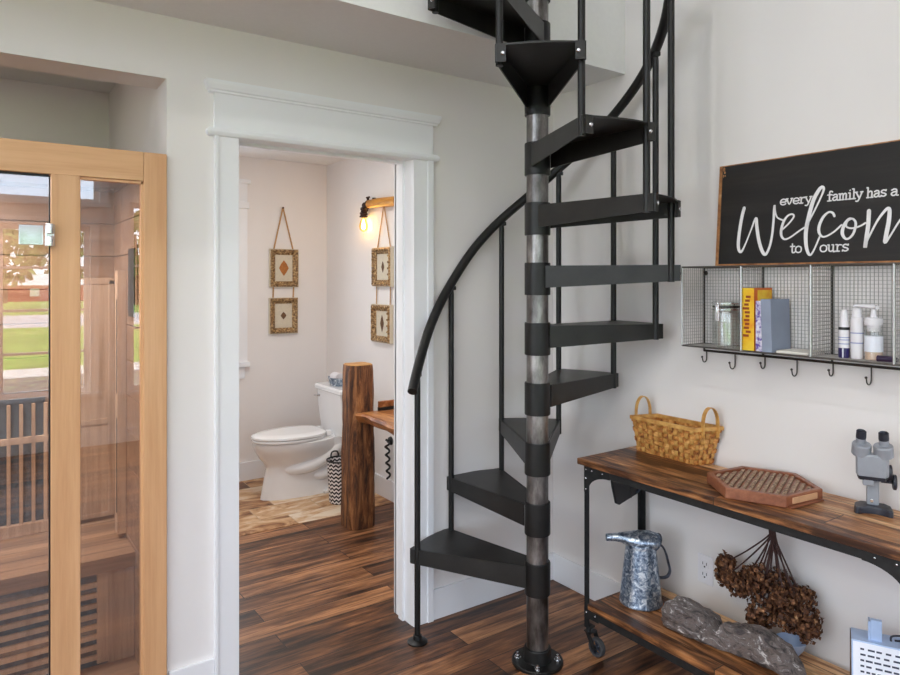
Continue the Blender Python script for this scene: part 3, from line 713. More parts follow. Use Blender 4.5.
for fx in (0, 1):
    for fy in (0, 1):
        x = TX0+.010 if fx == 0 else TX1-.008
        y = TY0+.032 if fy == 0 else TY1-.032
        sx = 1 if fx == 0 else -1; sy = 1 if fy == 0 else -1
        b = B().box(x, x+sx*.004, y, y+sy*.024, .115, .765).box(x, x+sx*.024, y, y+sy*.004, .115, .765)
        lg = ob('leg', b, M['ironblack'], CT)
        # arched gusset along the front and back, smaller one along the end
        def gusset(along, size, drop):
            n = 10; poly = [(0, .765), (size, .765), (size, .735)]
            for i in range(n+1):
                t = PI/2*i/n
                poly.append((.024+(size-.024)*(1-math.sin(t))*1.0, .735-(drop-.03)*(1-math.cos(t))))
            poly += [(.024, .765-drop-.012), (0, .765-drop-.012)]
            if along == 'y': return [Vector((x-sx*.002, y+sy*u, z)) for u, z in poly], (sx*.002, 0, 0)
            return [Vector((x+sx*u, y-sy*.002, z)) for u, z in poly], (0, sy*.002, 0)
        g = B(); p, v = gusset('y', .135, .095); g.prism(p, v)
        p, v = gusset('x', .11, .095); g.prism(p, v)
        go = ob('gusset', g, M['ironblack'], CT)
        r = B()
        for u, z in ((.012,.752),(.012,.715),(.012,.672),(.045,.752),(.10,.752)):
            r.ball((x-sx*.003, y+sy*u, z), .0042)
        ob('rivet', r, M['bolt'], go)
        r = B()
        for u, z in ((.012,.172),(.06,.172)): r.ball((x-sx*.001, y+sy*u, z), .0042)
        # shelf corner tie and caster plate
        pl = B().box(x-sx*.001, x+sx*.003, y-sy*.0, y+sy*.075, .150, .190).box(x, x+sx*.03, y, y+sy*.03, .108, .116)
        ob('corner_plate', pl, M['ironblack'], lg); ob('rivet', r, M['bolt'], lg)
        # caster: swivel stem, fork and spoked wheel, trailing towards the room's middle
        wx, wy, wr = x+sx*.012+.012, y+sy*.012-.034, .037
        if fy == 0: wy = y+sy*.012+.034
        b = B().tube([(x+sx*.012, y+sy*.012, .116), (x+sx*.012, y+sy*.012, .088)], .011, 12)
        for s in (-1, 1):
            b.prism([Vector((wx+s*.017, y+sy*.012-.014, .090)), Vector((wx+s*.017, y+sy*.012+.014, .090)), Vector((wx+s*.017, wy+.010, wr-.006)), Vector((wx+s*.017, wy-.010, wr-.006))], (s*.003, 0, 0))
        b.box(wx-.02, wx+.02, y+sy*.012-.018, y+sy*.012+.018, .086, .092)
        b.tube([(wx-.022, wy, wr), (wx+.022, wy, wr)], .006, 10)
        cs = ob('caster', b, M['ironblack'], CT)
        RX = Matrix.Rotation(PI/2, 3, 'Y')
        b = B().lathe([(.028,-.012),(.035,-.012),(.037,-.009),(.037,.009),(.035,.012),(.028,.012),(.028,-.012)], (wx, wy, wr), 28, RX)
        ob('tyre', b, M['rubber'], cs)
        b = B().lathe([(.010,-.010),(.010,.010)], (wx, wy, wr), 14, RX).lathe([(.0285,-.006),(.0285,.006),(.025,.006),(.025,-.006),(.0285,-.006)], (wx, wy, wr), 24, RX)
        for q in range(5):
            a = 2*PI*q/5; b.cbox((wx, wy+.0175*math.cos(a), wr+.0175*math.sin(a)), (.006, .02, .005), Matrix.Rotation(a, 3, 'X'))
        ob('wheel', b, M['galvdark'], cs)

# dark flap hanging under the end of the table top
FP = thing('hanging_pouch', 'flat black pouch hanging under the table top beside its rear leg', 'pouch', (2.28, 1.945, .60))
y = 1.945
b = B().prism([Vector(p) for p in [(2.165,y,.735),(2.180,y,.660),(2.200,y,.590),(2.215,y,.583),(2.335,y,.612),(2.355,y,.630),(2.360,y,.660),(2.352,y,.735)]], (0,-.012,0))
ob('body', b, M['blacksm'], FP)
b = B().tube([(2.285,y-.013,.725),(2.285,y-.014,.60)], .0025, 6)
ob('seam', b, M['ironblack'], FP)
b = B().tube(spline([(2.348,y-.012,.733),(2.366,y-.014,.70),(2.372,y-.014,.668),(2.352,y-.014,.636),(2.322,y-.014,.615)],5), .0045, 8)
ob('cord', b, M['galvdark'], FP)

# ------------------------------------------------------------------ woven basket on the table
BK = thing('woven_basket', 'honey coloured woven splint basket with two hoop handles on the console table', 'basket', (2.37, 1.79, TZ))
bz0, bz1 = TZ+.002, .938
base = [(2.337,1.942),(2.328,1.652),(2.410,1.627),(2.416,1.905)]
top = [(2.308,1.948),(2.304,1.634),(2.422,1.594),(2.425,1.905)]
inner = B(); weft = B(); warp = B()
rows = 7
def lerp2(a, c, t): return (a[0]+(c[0]-a[0])*t, a[1]+(c[1]-a[1])*t)
for w in range(4):
    b0, b1 = base[w], base[(w+1)%4]; t0, t1 = top[w], top[(w+1)%4]
    def pt(u, v, off):
        p = lerp2(lerp2(b0, b1, u), lerp2(t0, t1, u), v); z = bz0+(bz1-bz0)*v
        d = Vector((b1[0]-b0[0], b1[1]-b0[1])).normalized(); n = Vector((-d.y, d.x))   # outward (corners run clockwise seen from above)
        return Vector((p[0]+n.x*off, p[1]+n.y*off, z))
    cols = 12 if w in (0, 2) else 5
    inner.prism([pt(0,0,.004), pt(1,0,.004), pt(1,1,.004), pt(0,1,.004)], (pt(0,0,.0052)-pt(0,0,.004)))
    for i in range(cols):
        for j in range(rows):
            u0, u1 = i/cols, (i+1)/cols; v0, v1 = (j+.08)/rows, (j+.92)/rows
            jit = random.uniform(-.0006, .0006)
            if (i+j) % 2 == 0:     # weft strip bulges over
                um = (u0+u1)/2; e = .12/cols
                q = [(u0-e,.0), (u0+.3/cols,-.0042+jit), (u1-.3/cols,-.0042+jit), (u1+e,.0)]
                for (ua, oa), (ub, obb) in zip(q, q[1:]):
                    weft.add([pt(ua,v0,oa), pt(ub,v0,obb), pt(ub,v1,obb), pt(ua,v1,oa), pt(ua,v0,oa+.0016), pt(ub,v0,obb+.0016), pt(ub,v1,obb+.0016), pt(ua,v1,oa+.0016)], [(0,1,2,3),(7,6,5,4),(0,4,5,1),(3,2,6,7)])
            else:                  # warp stake shows
                u0 += .16/cols; u1 -= .16/cols; va, vb = (j-.1)/rows, (j+1.1)/rows
                va, vb = max(0, va), min(1, vb)
                q = [(va,.0012), (va+.3*(vb-va),-.0020+jit), (vb-.3*(vb-va),-.0020+jit), (vb,.0012)]
                for (wa, oa), (wb, obb) in zip(q, q[1:]):
                    warp.add([pt(u0,wa,oa), pt(u1,wa,oa), pt(u1,wb,obb), pt(u0,wb,obb), pt(u0,wa,oa+.0016), pt(u1,wa,oa+.0016), pt(u1,wb,obb+.0016), pt(u0,wb,obb+.0016)], [(0,1,2,3),(7,6,5,4),(0,3,7,4),(1,5,6,2)])
inner.prism([Vector((x, y, bz0-.001)) for x, y in base], (0,0,.005))
ob('lining', inner, M['splint'], BK); ob('woven_strips', weft, M['splint'], BK); ob('stakes', warp, M['splint2'], BK)
rim = B()
for w in range(4):
    a, c = top[w], top[(w+1)%4]
    d = Vector((c[0]-a[0], c[1]-a[1], 0)).normalized(); n = Vector((-d.y, d.x, 0))
    for off in (-.0045, .0045):
        p = Vector((a[0], a[1], 0))+n*off-d*.004; q = Vector((c[0], c[1], 0))+n*off+d*.004
        rim.prism([p+n*-.0015+Vector((0,0,bz1-.008)), p+n*.0015+Vector((0,0,bz1-.008)), p+n*.0015+Vector((0,0,bz1+.006)), p+n*-.0015+Vector((0,0,bz1+.006))], q-p)
ob('rim', rim, M['splint2'], BK)
for yy, ang_ in ((1.932, math.radians(-19)), (1.606, math.radians(-19))):
    pts = []
    for i in range(15):
        a = PI*i/14; pts.append(Vector((2.364-.034*math.cos(a), yy, .944+.078*math.sin(a)**.8)))
    pts = [Vector((2.330, yy, .905))]+pts+[Vector((2.398, yy, .905))]
    h = B(); sd = 1 if yy > 1.8 else -1
    vs = []; fs = []
    for i, p in enumerate(pts):
        t = (pts[min(i+1,len(pts)-1)]-pts[max(i-1,0)]).normalized(); n = Vector((t.z, 0, -t.x))
        for (u, v) in ((-.0014,-.010),(.0014,-.010),(.0014,.010),(-.0014,.010)): vs.append(p+n*u+Vector((0,v,0)))
    piv = Vector((2.364, yy, 0)); vs = [piv+(Rz(math.degrees(ang_)) @ (q-piv)) for q in vs]
    for i in range(len(pts)-1):
        for k in range(4): fs.append((i*4+k, i*4+(k+1)%4, (i+1)*4+(k+1)%4, (i+1)*4+k))
    h.add(vs, fs); ob('handle', h, M['splint2'], BK)

# ------------------------------------------------------------------ hexagonal board box
HX, HY, HR = 2.242, 1.320, .183
HB = thing('hexagonal_board', 'reddish wooden six-sided board box with ribbed inlay on the table', 'board', (HX, HY, TZ))
ang = [math.radians(-7+60*k) for k in range(6)]
def hexp(r, z): return [Vector((HX+r*math.cos(a), HY+r*math.sin(a), z)) for a in ang]
b = B().loft([hexp(HR-.004, TZ+.001), hexp(HR, TZ+.005), hexp(HR, .826), hexp(HR-.003, .829), hexp(HR-.020, .829), hexp(HR-.022, .827), hexp(HR-.022, .820)])
ob('body', b, M['walnut'], HB)
b = B(); d = math.radians(-7+60*1+90+30-90)      # bars lie across the board
dirv = Vector((math.cos(math.radians(22)), math.sin(math.radians(22)), 0)); nv = Vector((-dirv.y, dirv.x, 0)); Rm = HR-.030
def inside_len(off):
    lo = 0
    for s in (1, -1):
        t = 0
        while True:
            p = dirv*t*s+nv*off
            r = p.length; a = math.atan2(p.y, p.x)-ang[0]
            a = (a % (PI/3))-PI/6
            if r*math.cos(a) > Rm*math.cos(PI/6): break
            t += .002
        if s == 1: hi = t
        else: lo = -t
    return lo, hi
off = -.1435
while off <= .1436:
    lo, hi = inside_len(off)
    t = lo+.004
    while t < hi-.012:
        e = min(t+.0165, hi-.002)
        c = Vector((HX, HY, .8225))+nv*off+dirv*((t+e)/2)
        b.cbox(c, (e-t-.0015, .0125, .008), Matrix.Rotation(math.radians(22), 3, 'Z'), .0025); t += .0165
    off += .0205
ob('ribbed_inlay', b, M['peg'], HB)
a0, a1 = Vector((HX+HR*math.cos(ang[5]), HY+HR*math.sin(ang[5]), 0)), Vector((HX+HR*math.cos(ang[4]), HY+HR*math.sin(ang[4]), 0))
# pale drawer front set in the side nearest the microscope
mid = (a0+a1)/2; dd = (a1-a0).normalized(); nn = Vector((dd.y, -dd.x, 0));
if nn.dot(mid-Vector((HX,HY,0))) < 0: nn = -nn
b = B().cbox(mid+nn*.0+Vector((0,0,.811))-nn*.002, (.125, .010, .020), Matrix.Rotation(math.atan2(dd.y, dd.x), 3, 'Z'), .002)
ob('drawer', b, M['maple'], HB, label='pale wooden drawer front')
b = B().cbox(mid+nn*.006+Vector((0,0,.7945)), (.165, .012, .007), Matrix.Rotation(math.atan2(dd.y, dd.x), 3, 'Z'), .002)
ob('foot_strip', b, M['walnut'], HB)

# ------------------------------------------------------------------ microscope (built facing -y, then turned towards the room)
MS = thing('microscope', 'vintage grey stereo microscope with two eyepieces on a black base', 'microscope', (2.322, 1.000, TZ), math.radians(-63))
MS.scale = (.82, .82, 1.0)
T = lambda o: o
b = B()
arc = [(-.064,-.030),(-.060,-.046),(-.048,-.046),(-.030,-.030),(0,-.024),(.030,-.030),(.048,-.046),(.060,-.046),(.064,-.030),(.060,.020),(.040,.048),(-.040,.048),(-.060,.020)]
b.loft([[Vector((x, y, .001)) for x, y in arc], [Vector((x, y, .017)) for x, y in arc], [Vector((x*.95, y*.93+.001, .022)) for x, y in arc]])
ob('base', b, M['scopedark'], MS, local=True)
b = B().box(-.021, .021, .006, .040, .020, .135, .007).box(-.016, .016, -.006, .02, .095, .150, .005)
ob('column', b, M['scopegrey'], MS, local=True)
ob('screw', B().lathe([(.006,0),(.006,.004),(0,.005)], (-.004, .005, .036), 10, Matrix.Rotation(PI/2, 3, 'X')), M['chrome'], MS, local=True)
b = B().box(-.036, .002, -.034, .006, .088, .118, .005)
ob('objective', b, M['scopegrey'], MS, local=True)
tilt = Matrix.Rotation(math.radians(20), 4, 'X')
b = B()
pl = [(-.052,-.030),(.040,-.030),(.050,-.014),(.046,.020),(-.040,.020),(-.058,-.012)]
b.loft([[Vector((x*.9, y*.9-.008, .116)) for x, y in pl], [Vector((x, y-.008, .122)) for x, y in pl], [Vector((x*1.02, y-.008, .180)) for x, y in pl], [Vector((x*.9, y*.9-.006, .186)) for x, y in pl]])
hd = ob('head', b, M['scopegrey'], MS, local=True)
ob('underside', B().loft([[Vector((x*.86, y*.86-.008, .106)) for x, y in pl], [Vector((x*.95, y*.95-.008, .118)) for x, y in pl]]), M['scopedark'], hd, local=True)
for s in (-1, 1):
    cxp = s*.037 - .003; b = B()
    lean = Matrix.Rotation(-s*math.radians(4), 3, 'Y') @ Matrix.Rotation(math.radians(12), 3, 'X')
    b.lathe([(.031,0),(.0335,.003),(.0335,.033),(.031,.036),(0,.036)], (cxp, -.006, .180), 26, lean)
    pr_ = ob('prism_housing', b, M['scopegrey'], MS, local=True)
    off = lean @ Vector((s*.004, .008, .036)); c = Vector((cxp, -.006, .180))+off
    ob('eyepiece', B().lathe([(.017,-.004),(.017,.016),(.0165,.018),(.0165,.018)], c, 20, lean), M['scopegrey'], pr_, local=True)
    ob('eyecup', B().lathe([(.0172,.016),(.0178,.020),(.0172,.038),(.0145,.040),(.0125,.034),(0,.033)], c, 20, lean), M['scopedark'], pr_, local=True)
for (x, y, z, r) in ((.052, .012, .128, .025), (.068, .022, .098, .024)):
    ob('focus_knob', B().lathe([(r*.8,0),(r,.003),(r,.012),(r*.8,.015),(0,.015)], (x-.004, y, z), 22, Matrix.Rotation(PI/2, 3, 'Y')).tube([(x-.04, y, z), (x, y, z)], .006, 10), M['scopedark'], MS, local=True)

# ------------------------------------------------------------------ galvanised pitcher on the lower shelf
PC = Vector((2.231, 1.835, SZL))
PT = thing('galvanized_pitcher', 'mottled galvanised steel pitcher with hooded spout on the lower shelf', 'pitcher', tuple(PC))
b = B().lathe([(.083,.002),(.086,.006),(.0855,.012),(.083,.02),(.074,.10),(.063,.20),(.058,.238),(.056,.238),(.061,.20),(.072,.10),(.080,.02),(0,.012)], tuple(PC), 36)
ob('body', b, M['galv'], PT)
# hood and spout towards the stair (image left): direction across the view
sd = Vector((-.80, .56, 0)).normalized(); pe = Vector((-sd.y, sd.x, 0))
rings = []
sec = [(.055,.236,.052,.004),(.045,.262,.054,.030),(.010,.268,.055,.040)]
def ring(c, hx, hz, tiltv, n=16):
    return [c+pe*hx*math.cos(2*PI*k/n)+(tiltv*hz*math.sin(2*PI*k/n)) for k in range(n)]
up = Vector((0,0,1))
rings = [ring(PC-sd*.062+up*.245, .046, .034, (up-sd*.55).normalized()),
         ring(PC-sd*.030+up*.250, .056, .040, (up-sd*.35).normalized()),
         ring(PC+sd*.010+up*.252, .054, .038, (up-sd*.1).normalized()),
         ring(PC+sd*.050+up*.256, .040, .029, up),
         ring(PC+sd*.080+up*.264, .024, .020, up),
         ring(PC+sd*.105+up*.265, .017, .016, up),
         ring(PC+sd*.140+up*.264, .0145, .0145, up)]
b = B().loft(rings, cap=False)
b.lathe([(.0585,.226),(.060,.232),(.0585,.242)], tuple(PC), 32)
ob('spout', b, M['galv'], PT)
r0 = rings[0]
b = B().tube(r0+[r0[0]], .0035, 6); vs = r0; c = sum(r0, Vector())/len(r0)
b.add([c+sd*.02]+r0, [(0, i+1, (i+1) % len(r0)+1) for i in range(len(r0))])
ob('mouth', b, M['galvdark'], PT)
hdv = -sd
pts = spline([PC+hdv*.060+up*.226, PC+hdv*.082+up*.232, PC+hdv*.100+up*.205, PC+hdv*.112+up*.160, PC+hdv*.118+up*.128, PC+hdv*.108+up*.106, PC+hdv*.085+up*.100, PC+hdv*.070+up*.104], 5)
ob('handle', B().tube(pts, .0125, 10, flat=(.35, 1.0)), M['galvdark'], PT)

# ------------------------------------------------------------------ petrified wood log on the lower shelf
ST2 = B(); R = random.Random(5); rings = []
N = 26; n = 18
for i in range(N+1):
    t = i/N; y = 1.668-.50*t; x = 2.172+.035*math.sin(t*2.2)+.02*t
    prof = min(1, (t/.05)**.5 if t < .05 else 1, ((1-t)/.10)**.5 if t > .90 else 1)
    hgt = (.100+.016*math.sin(t*9+1)+ (-.026 if .38 < t < .46 else 0) + (-.035*max(0,(t-.6)/.4)))*max(prof, .35)
    wid = (.112+.012*math.sin(t*7))*max(prof, .45)
    ring_ = []
    for k in range(n):
        a = 2*PI*k/n
        fac = 1+.10*math.sin(3*a+t*5)+.06*math.sin(7*a-t*11)+R.uniform(-.085,.085)
        cxr = math.copysign(abs(math.cos(a))**.75, math.cos(a)); szr = math.copysign(abs(math.sin(a))**.75, math.sin(a))
        ring_.append(Vector((x+wid/2*cxr*fac, y+R.uniform(-.004,.004), max(SZL+.001, SZL+.001+hgt/2+hgt/2*szr*fac))))
    rings.append(ring_)
ST2.loft(rings)
tag(ob('petrified_log', ST2, M['stone'], origin=(2.22, 1.42, SZL), ang=14), 'rough grey brown petrified wood log lying on the lower shelf', 'stone')

# ------------------------------------------------------------------ dried hydrangeas hanging under the table top
DF = thing('dried_flower_bunch', 'bunch of dried brown hydrangeas hanging upside down under the table top', 'dried flowers', (2.30, 1.31, .735))
R = random.Random(11)
heads = [(2.28,1.500,.430,.036),(2.27,1.490,.375,.040),(2.29,1.450,.345,.048),(2.28,1.395,.395,.050),(2.26,1.350,.430,.050),(2.30,1.305,.410,.055),(2.28,1.330,.345,.060),(2.25,1.255,.390,.052),(2.31,1.225,.385,.045),(2.27,1.195,.330,.055),(2.28,1.255,.300,.055),(2.26,1.345,.285,.055),(2.29,1.20,.275,.045),(2.25,1.36,.25,.034)]
tie = Vector((2.325, 1.330, .640))
for (x, y, z, r) in heads:
    y += .018; x += .050; z = .60-(.60-z)*.84
    c = Vector((x, y, z)); k = Vector((tie.x*.5+c.x*.5, tie.y+(c.y-tie.y)*.42, tie.z+(c.z-tie.z)*.5))
    topp = Vector((2.325+R.uniform(-.018,.018), 1.325+R.uniform(-.020,.020), .735))
    ob('stalk', B().tube(spline([topp, tie+Vector((R.uniform(-.008,.008), R.uniform(-.012,.012), 0)), k, c], 5), .0029, 6), M['stem'], DF)
    b = B()
    for i in range(230):
        d = Vector((R.gauss(0,1), R.gauss(0,1), R.gauss(0,1))).normalized(); rr = r*R.uniform(.55, 1.0)
        p = c+d*rr; nrm = (d+Vector((R.uniform(-.9,.9), R.uniform(-.9,.9), R.uniform(-.9,.9)))).normalized()
        t1 = nrm.orthogonal().normalized(); t2 = nrm.cross(t1); s = R.uniform(.006, .0125)
        b.add([p-t1*s, p-t2*s*.8+nrm*s*.35, p+t1*s, p+t2*s*.8+nrm*s*.35, p+nrm*-.001*s], [(0,1,4),(1,2,4),(2,3,4),(3,0,4)])
    ob('flower_head', b, M['dryflower'], DF, ang=60)
ob('tie', B().tube([Vector((2.325+.016*math.cos(a*PI/6), 1.325+.016*math.sin(a*PI/6), .655)) for a in range(12)], .002, 6, closed=True), M['stem'], DF)

# pale blue dish behind the flowers
b = B().lathe([(.020,.001),(.026,.003),(.040,.022),(.050,.050),(.048,.051),(.038,.024),(.022,.007),(0,.006)], (2.354, 1.28, SZL), 30)
tag(ob('blue_dish', b, M['paleblue'], origin=(2.354, 1.28, SZL)), 'small pale blue dish on the lower shelf behind the dried flowers', 'dish')

# pale blue printed box at the end of the lower shelf
DV = thing('printed_box', 'pale blue box with rows of print on its sloping front, on the lower shelf end', 'box', (2.275, .950, SZL), math.radians(-64))
b = B()
prof = [(-.088,.002),(.062,.002),(.062,.205),(-.018,.205)]      # y,z: front slopes back
b.prism([Vector((-.085, y, z)) for y, z in prof], (.17, 0, 0))
ob('body', b, M['paleblue'], DV, local=True)
ob('side_panel', B().prism([Vector((-.0875, y*.98, z*.98+.002)) for y, z in prof], (.002, 0, 0)), M['tan'], DV, local=True, label='brown mottled side panel')
p0 = Vector((0,-.088,.002)); p1 = Vector((0,-.018,.205)); u = (p1-p0).normalized(); nrm = Vector((0, -u.z, u.y)).normalized()
if nrm.y > 0: nrm = -nrm
MF = Matrix(((1,0,0),(0,u.y,nrm.y),(0,u.z,nrm.z)))      # columns: x, up the slope, outward
L_ = (p1-p0).length
card = B().cbox(p0+u*L_/2+nrm*.001, (.162, L_-.008, .002), MF)
cd = ob('card', card, M['cardw'], DV, local=True)
ink = B(); R = random.Random(3)
for j in range(5):
    x = -.062
    while x < .070:
        wdt = R.choice((.010,.014,.018)); 
        if x+wdt > .075: break
        ink.cbox(p0+u*(L_-.022-j*.0155)+nrm*.0024+Vector((x+wdt/2,0,0)), (wdt, .0052, .0006), MF); x += wdt+R.choice((.004,.005,.010))
ob('print_rows', ink, M['ink'], cd, local=True)
ink = B()
for j in range(6): ink.cbox(p0+u*(L_-.108-j*.0155)+nrm*.0024, (.150, .0045, .0006), MF)
ob('print_lines', ink, M['inkpale'], cd, local=True)
ob('tab', B().box(-.034, -.004, .0, .016, .205, .268, .002).box(-.040, -.034, .0, .03, .205, .262), M['paleblue'], DV, local=True)
ob('ring', B().tube(spline([(.020,.02,.207),(.022,.018,.222),(.045,.02,.228),(.062,.026,.222),(.050,.03,.210),(.030,.028,.207)],5), .003, 8), M['scopedark'], DV, local=True)

# ------------------------------------------------------------------ wall outlet
WO = thing('wall_outlet', 'white duplex electrical outlet on the wall under the table', 'outlet', (W, 1.674, .352))
ob('plate', B().box(W-.006, W, 1.639, 1.709, .294, .410, .004), M['whiteplastic'], WO)
for z in (.331, .373):
    r = ob('receptacle', B().box(W-.0085, W-.005, 1.658, 1.690, z-.016, z+.016, .0015), M['whiteplastic'], WO)
    ob('slot', B().box(W-.0092, W-.008, 1.664, 1.6665, z-.002, z+.009).box(W-.0092, W-.008, 1.681, 1.6835, z-.002, z+.009).box(W-.0092, W-.008, 1.671, 1.677, z-.012, z-.006), M['blacksm'], r)
# ------------------------------------------------------------------ wire wall shelf with hooks
FX, HY0, HY1, HZ0, HZ1 = 2.284, .675, 1.677, 1.264, 1.570
WX = W-.004
WS = thing('wire_wall_shelf', 'grey wire mesh cubby shelf with coat hooks mounted on the right wall', 'shelf', (W, (HY0+HY1)/2, HZ0))
divs = [HY1-.2505*i for i in range(5)]
b = B(); q = .0032
for z in (HZ0, HZ1):
    b.tube([(FX, HY0, z), (FX, HY1, z)], q, 8).tube([(WX, HY0, z), (WX, HY1, z)], q, 8)
    for y in (HY0, HY1): b.tube([(FX, y, z), (WX, y, z)], q, 8)
b.box(WX-.010, WX+.003, HY0, HY1, HZ1-.001, HZ1+.003)
ob('frame', b, M['wire'], WS)
for y in divs:
    ob('post', B().tube([(FX, y, HZ0), (FX, y, HZ1)], .0036, 10), M['wirelight'], WS)
    ob('divider_post', B().tube([(WX-.002, y, 1.236), (WX-.002, y, HZ1)], .0036, 10), M['wiredark'], WS)
wr = .0008
def wires(b, p, u, v, nu, nv):
    p, u, v = Vector(p), Vector(u), Vector(v); n = u.cross(v).normalized()
    for i in range(nu+1):
        a = p+u*(i/nu); s = u.normalized()*wr
        b.prism([a-s-n*wr, a+s-n*wr, a+s+n*wr, a-s+n*wr], v)
    for j in range(nv+1):
        a = p+v*(j/nv); s = v.normalized()*wr
        b.prism([a-s-n*wr, a+s-n*wr, a+s+n*wr, a-s+n*wr], u)
sp = .0127
def cells(l): return max(1, round(l/sp))
b = B(); wires(b, (WX, HY0, HZ0), (0, HY1-HY0, 0), (0, 0, HZ1-HZ0), cells(HY1-HY0), cells(HZ1-HZ0)); ob('back_mesh', b, M['meshwire'], WS, smooth=False)
b = B(); wires(b, (FX, HY0, HZ0), (0, HY1-HY0, 0), (WX-FX, 0, 0), cells(HY1-HY0), cells(WX-FX)); ob('bottom_mesh', b, M['meshwire'], WS, smooth=False)
for y in divs:
    b = B(); wires(b, (FX, y, HZ0), (WX-FX, 0, 0), (0, 0, HZ1-HZ0), cells(WX-FX), cells(HZ1-HZ0)); ob('divider_mesh', b, M['meshwire'], WS, smooth=False)
b = B().tube([(WX-.004, HY0-.0, 1.236), (WX-.004, HY1, 1.236)], .0045, 8)
for y in divs: b.tube([(WX-.004, y, 1.236), (WX-.004, y, HZ0)], .003, 6)
hr = ob('hook_rail', b, M['wiredark'], WS)
hk = [(1.665,.052),(1.540,.070),(1.418,.052),(1.297,.070),(1.172,.052),(1.050,.070),(.925,.052),(.800,.070)]
for y, dr_ in hk:
    pts = [(WX-.004, y, 1.238), (WX-.004, y, 1.236-dr_*.55)]
    r = .0135 if dr_ < .06 else .017
    for i in range(1, 10):
        a = PI*i/9; pts.append((WX-.004-r+r*math.cos(a), y, 1.236-dr_*.60-r*math.sin(a)))
    pts.append((WX-.004-2*r-.003, y, 1.236-dr_*.60+.008))
    b = B().tube(pts, .0023, 8); b.ball(pts[-1], .0046)
    ob('hook', b, M['wiredark'], WS)
b = B()
for y in (HY1-.008, HY0+.008): b.lathe([(.009,0),(.009,.003),(.004,.005),(0,.005)], (WX-.002, y, HZ1-.022), 14, Matrix.Rotation(-PI/2, 3, 'Y'))
ob('screw', b, M['wiredark'], WS)

fz = HZ0+.0012    # top of the mesh floor
# clamp jar
JC = (2.352, 1.530, fz)
JR = thing('clamp_jar', 'clear glass clamp-lid jar in the first cubby of the wire shelf', 'jar', JC)
ob('glass', B().lathe([(.044,.001),(.050,.004),(.052,.010),(.052,.125),(.048,.140),(.044,.148),(.044,.152),(.041,.152),(.041,.147),(.046,.138),(.0495,.124),(.0495,.010),(0,.006)], JC, 32), M['clearglass'], JR)
ob('lid', B().lathe([(.046,.155),(.050,.158),(.050,.170),(.044,.177),(0,.180)], JC, 32), M['clearglass'], JR)
ob('gasket', B().lathe([(.042,.151),(.049,.151),(.049,.156),(.042,.156),(.042,.151)], JC, 32), M['blacksm'], JR)
b = B()
for z in (.143, .166): b.tube([(JC[0]+.0515*math.cos(a*PI/14), JC[1]+.0515*math.sin(a*PI/14), fz+z) for a in range(28)], .0018, 6, closed=True)
b.tube([(JC[0]-.052, JC[1]+.0, fz+.175), (JC[0]-.060, JC[1], fz+.15), (JC[0]-.056, JC[1], fz+.105)], .0025, 6).box(JC[0]-.060, JC[0]-.053, JC[1]-.009, JC[1]+.009, fz+.10, fz+.165, .002)
b.tube([(JC[0]+.052, JC[1], fz+.166), (JC[0]+.056, JC[1], fz+.155), (JC[0]+.052, JC[1], fz+.143)], .002, 6)
ob('clamp', b, M['chrome'], JR)

# books standing with their spines to the room
def book(name, label, y0, y1, x0, x1, h, cover, spine, lean=0.0, group='books in the second cubby'):
    t = thing(name, label, 'book', (x0, y1, fz), group=group)
    sh = Matrix.Identity(4); sh[1][2] = lean
    def bx(b, *a, **k): return b.box(*a, M=Matrix.Translation((x0, y1, fz)) @ sh @ Matrix.Translation((-x0, -y1, -fz)), **k)
    ob('cover', bx(bx(B(), x0+.002, x1, y0, y0+.003, fz+.0005, fz+h), x0+.002, x1, y1-.003, y1, fz+.0005, fz+h), cover, t)
    ob('spine', bx(B(), x0, x0+.004, y0, y1, fz+.0005, fz+h, bev=.0012), spine, t)
    ob('pages', bx(B(), x0+.004, x1-.003, y0+.003, y1-.003, fz+.003, fz+h-.004), M['page'], t)
    return t
yb = book('book', 'thick yellow and orange book, tallest on the wire shelf', 1.384, 1.434, 2.296, 2.415, .226, M['orange'], M['yellow'])
R = random.Random(2); b = B()
for i in range(11):
    z = fz+.05+i*.014; b.box(2.2952, 2.2962, 1.400+R.uniform(-.004,.004), 1.420+R.uniform(-.006,.006), z, z+.0085)
ob('spine_print', b, M['yprint'], yb)
b = B().box(2.32, 2.412, 1.3832, 1.3842, fz+.180, fz+.218)
ob('cover_band', b, M['yellow'], yb)
book('book', 'slim violet and white book between the yellow and grey books', 1.355, 1.380, 2.300, 2.405, .180, M['purple'], M['purple'])
book('book', 'blue grey hardback leaning at the near end of the books', 1.314, 1.351, 2.292, 2.415, .187, M['bluegrey'], M['bluegrey'], lean=.03)
b = B().box(2.300, 2.420, 1.195, 1.305, fz, fz+.010, .003)
tag(ob('paper_pad', b, M['page'], origin=(2.36, 1.25, fz)), 'white paper pad lying flat beside the blue grey book', 'paper pad')
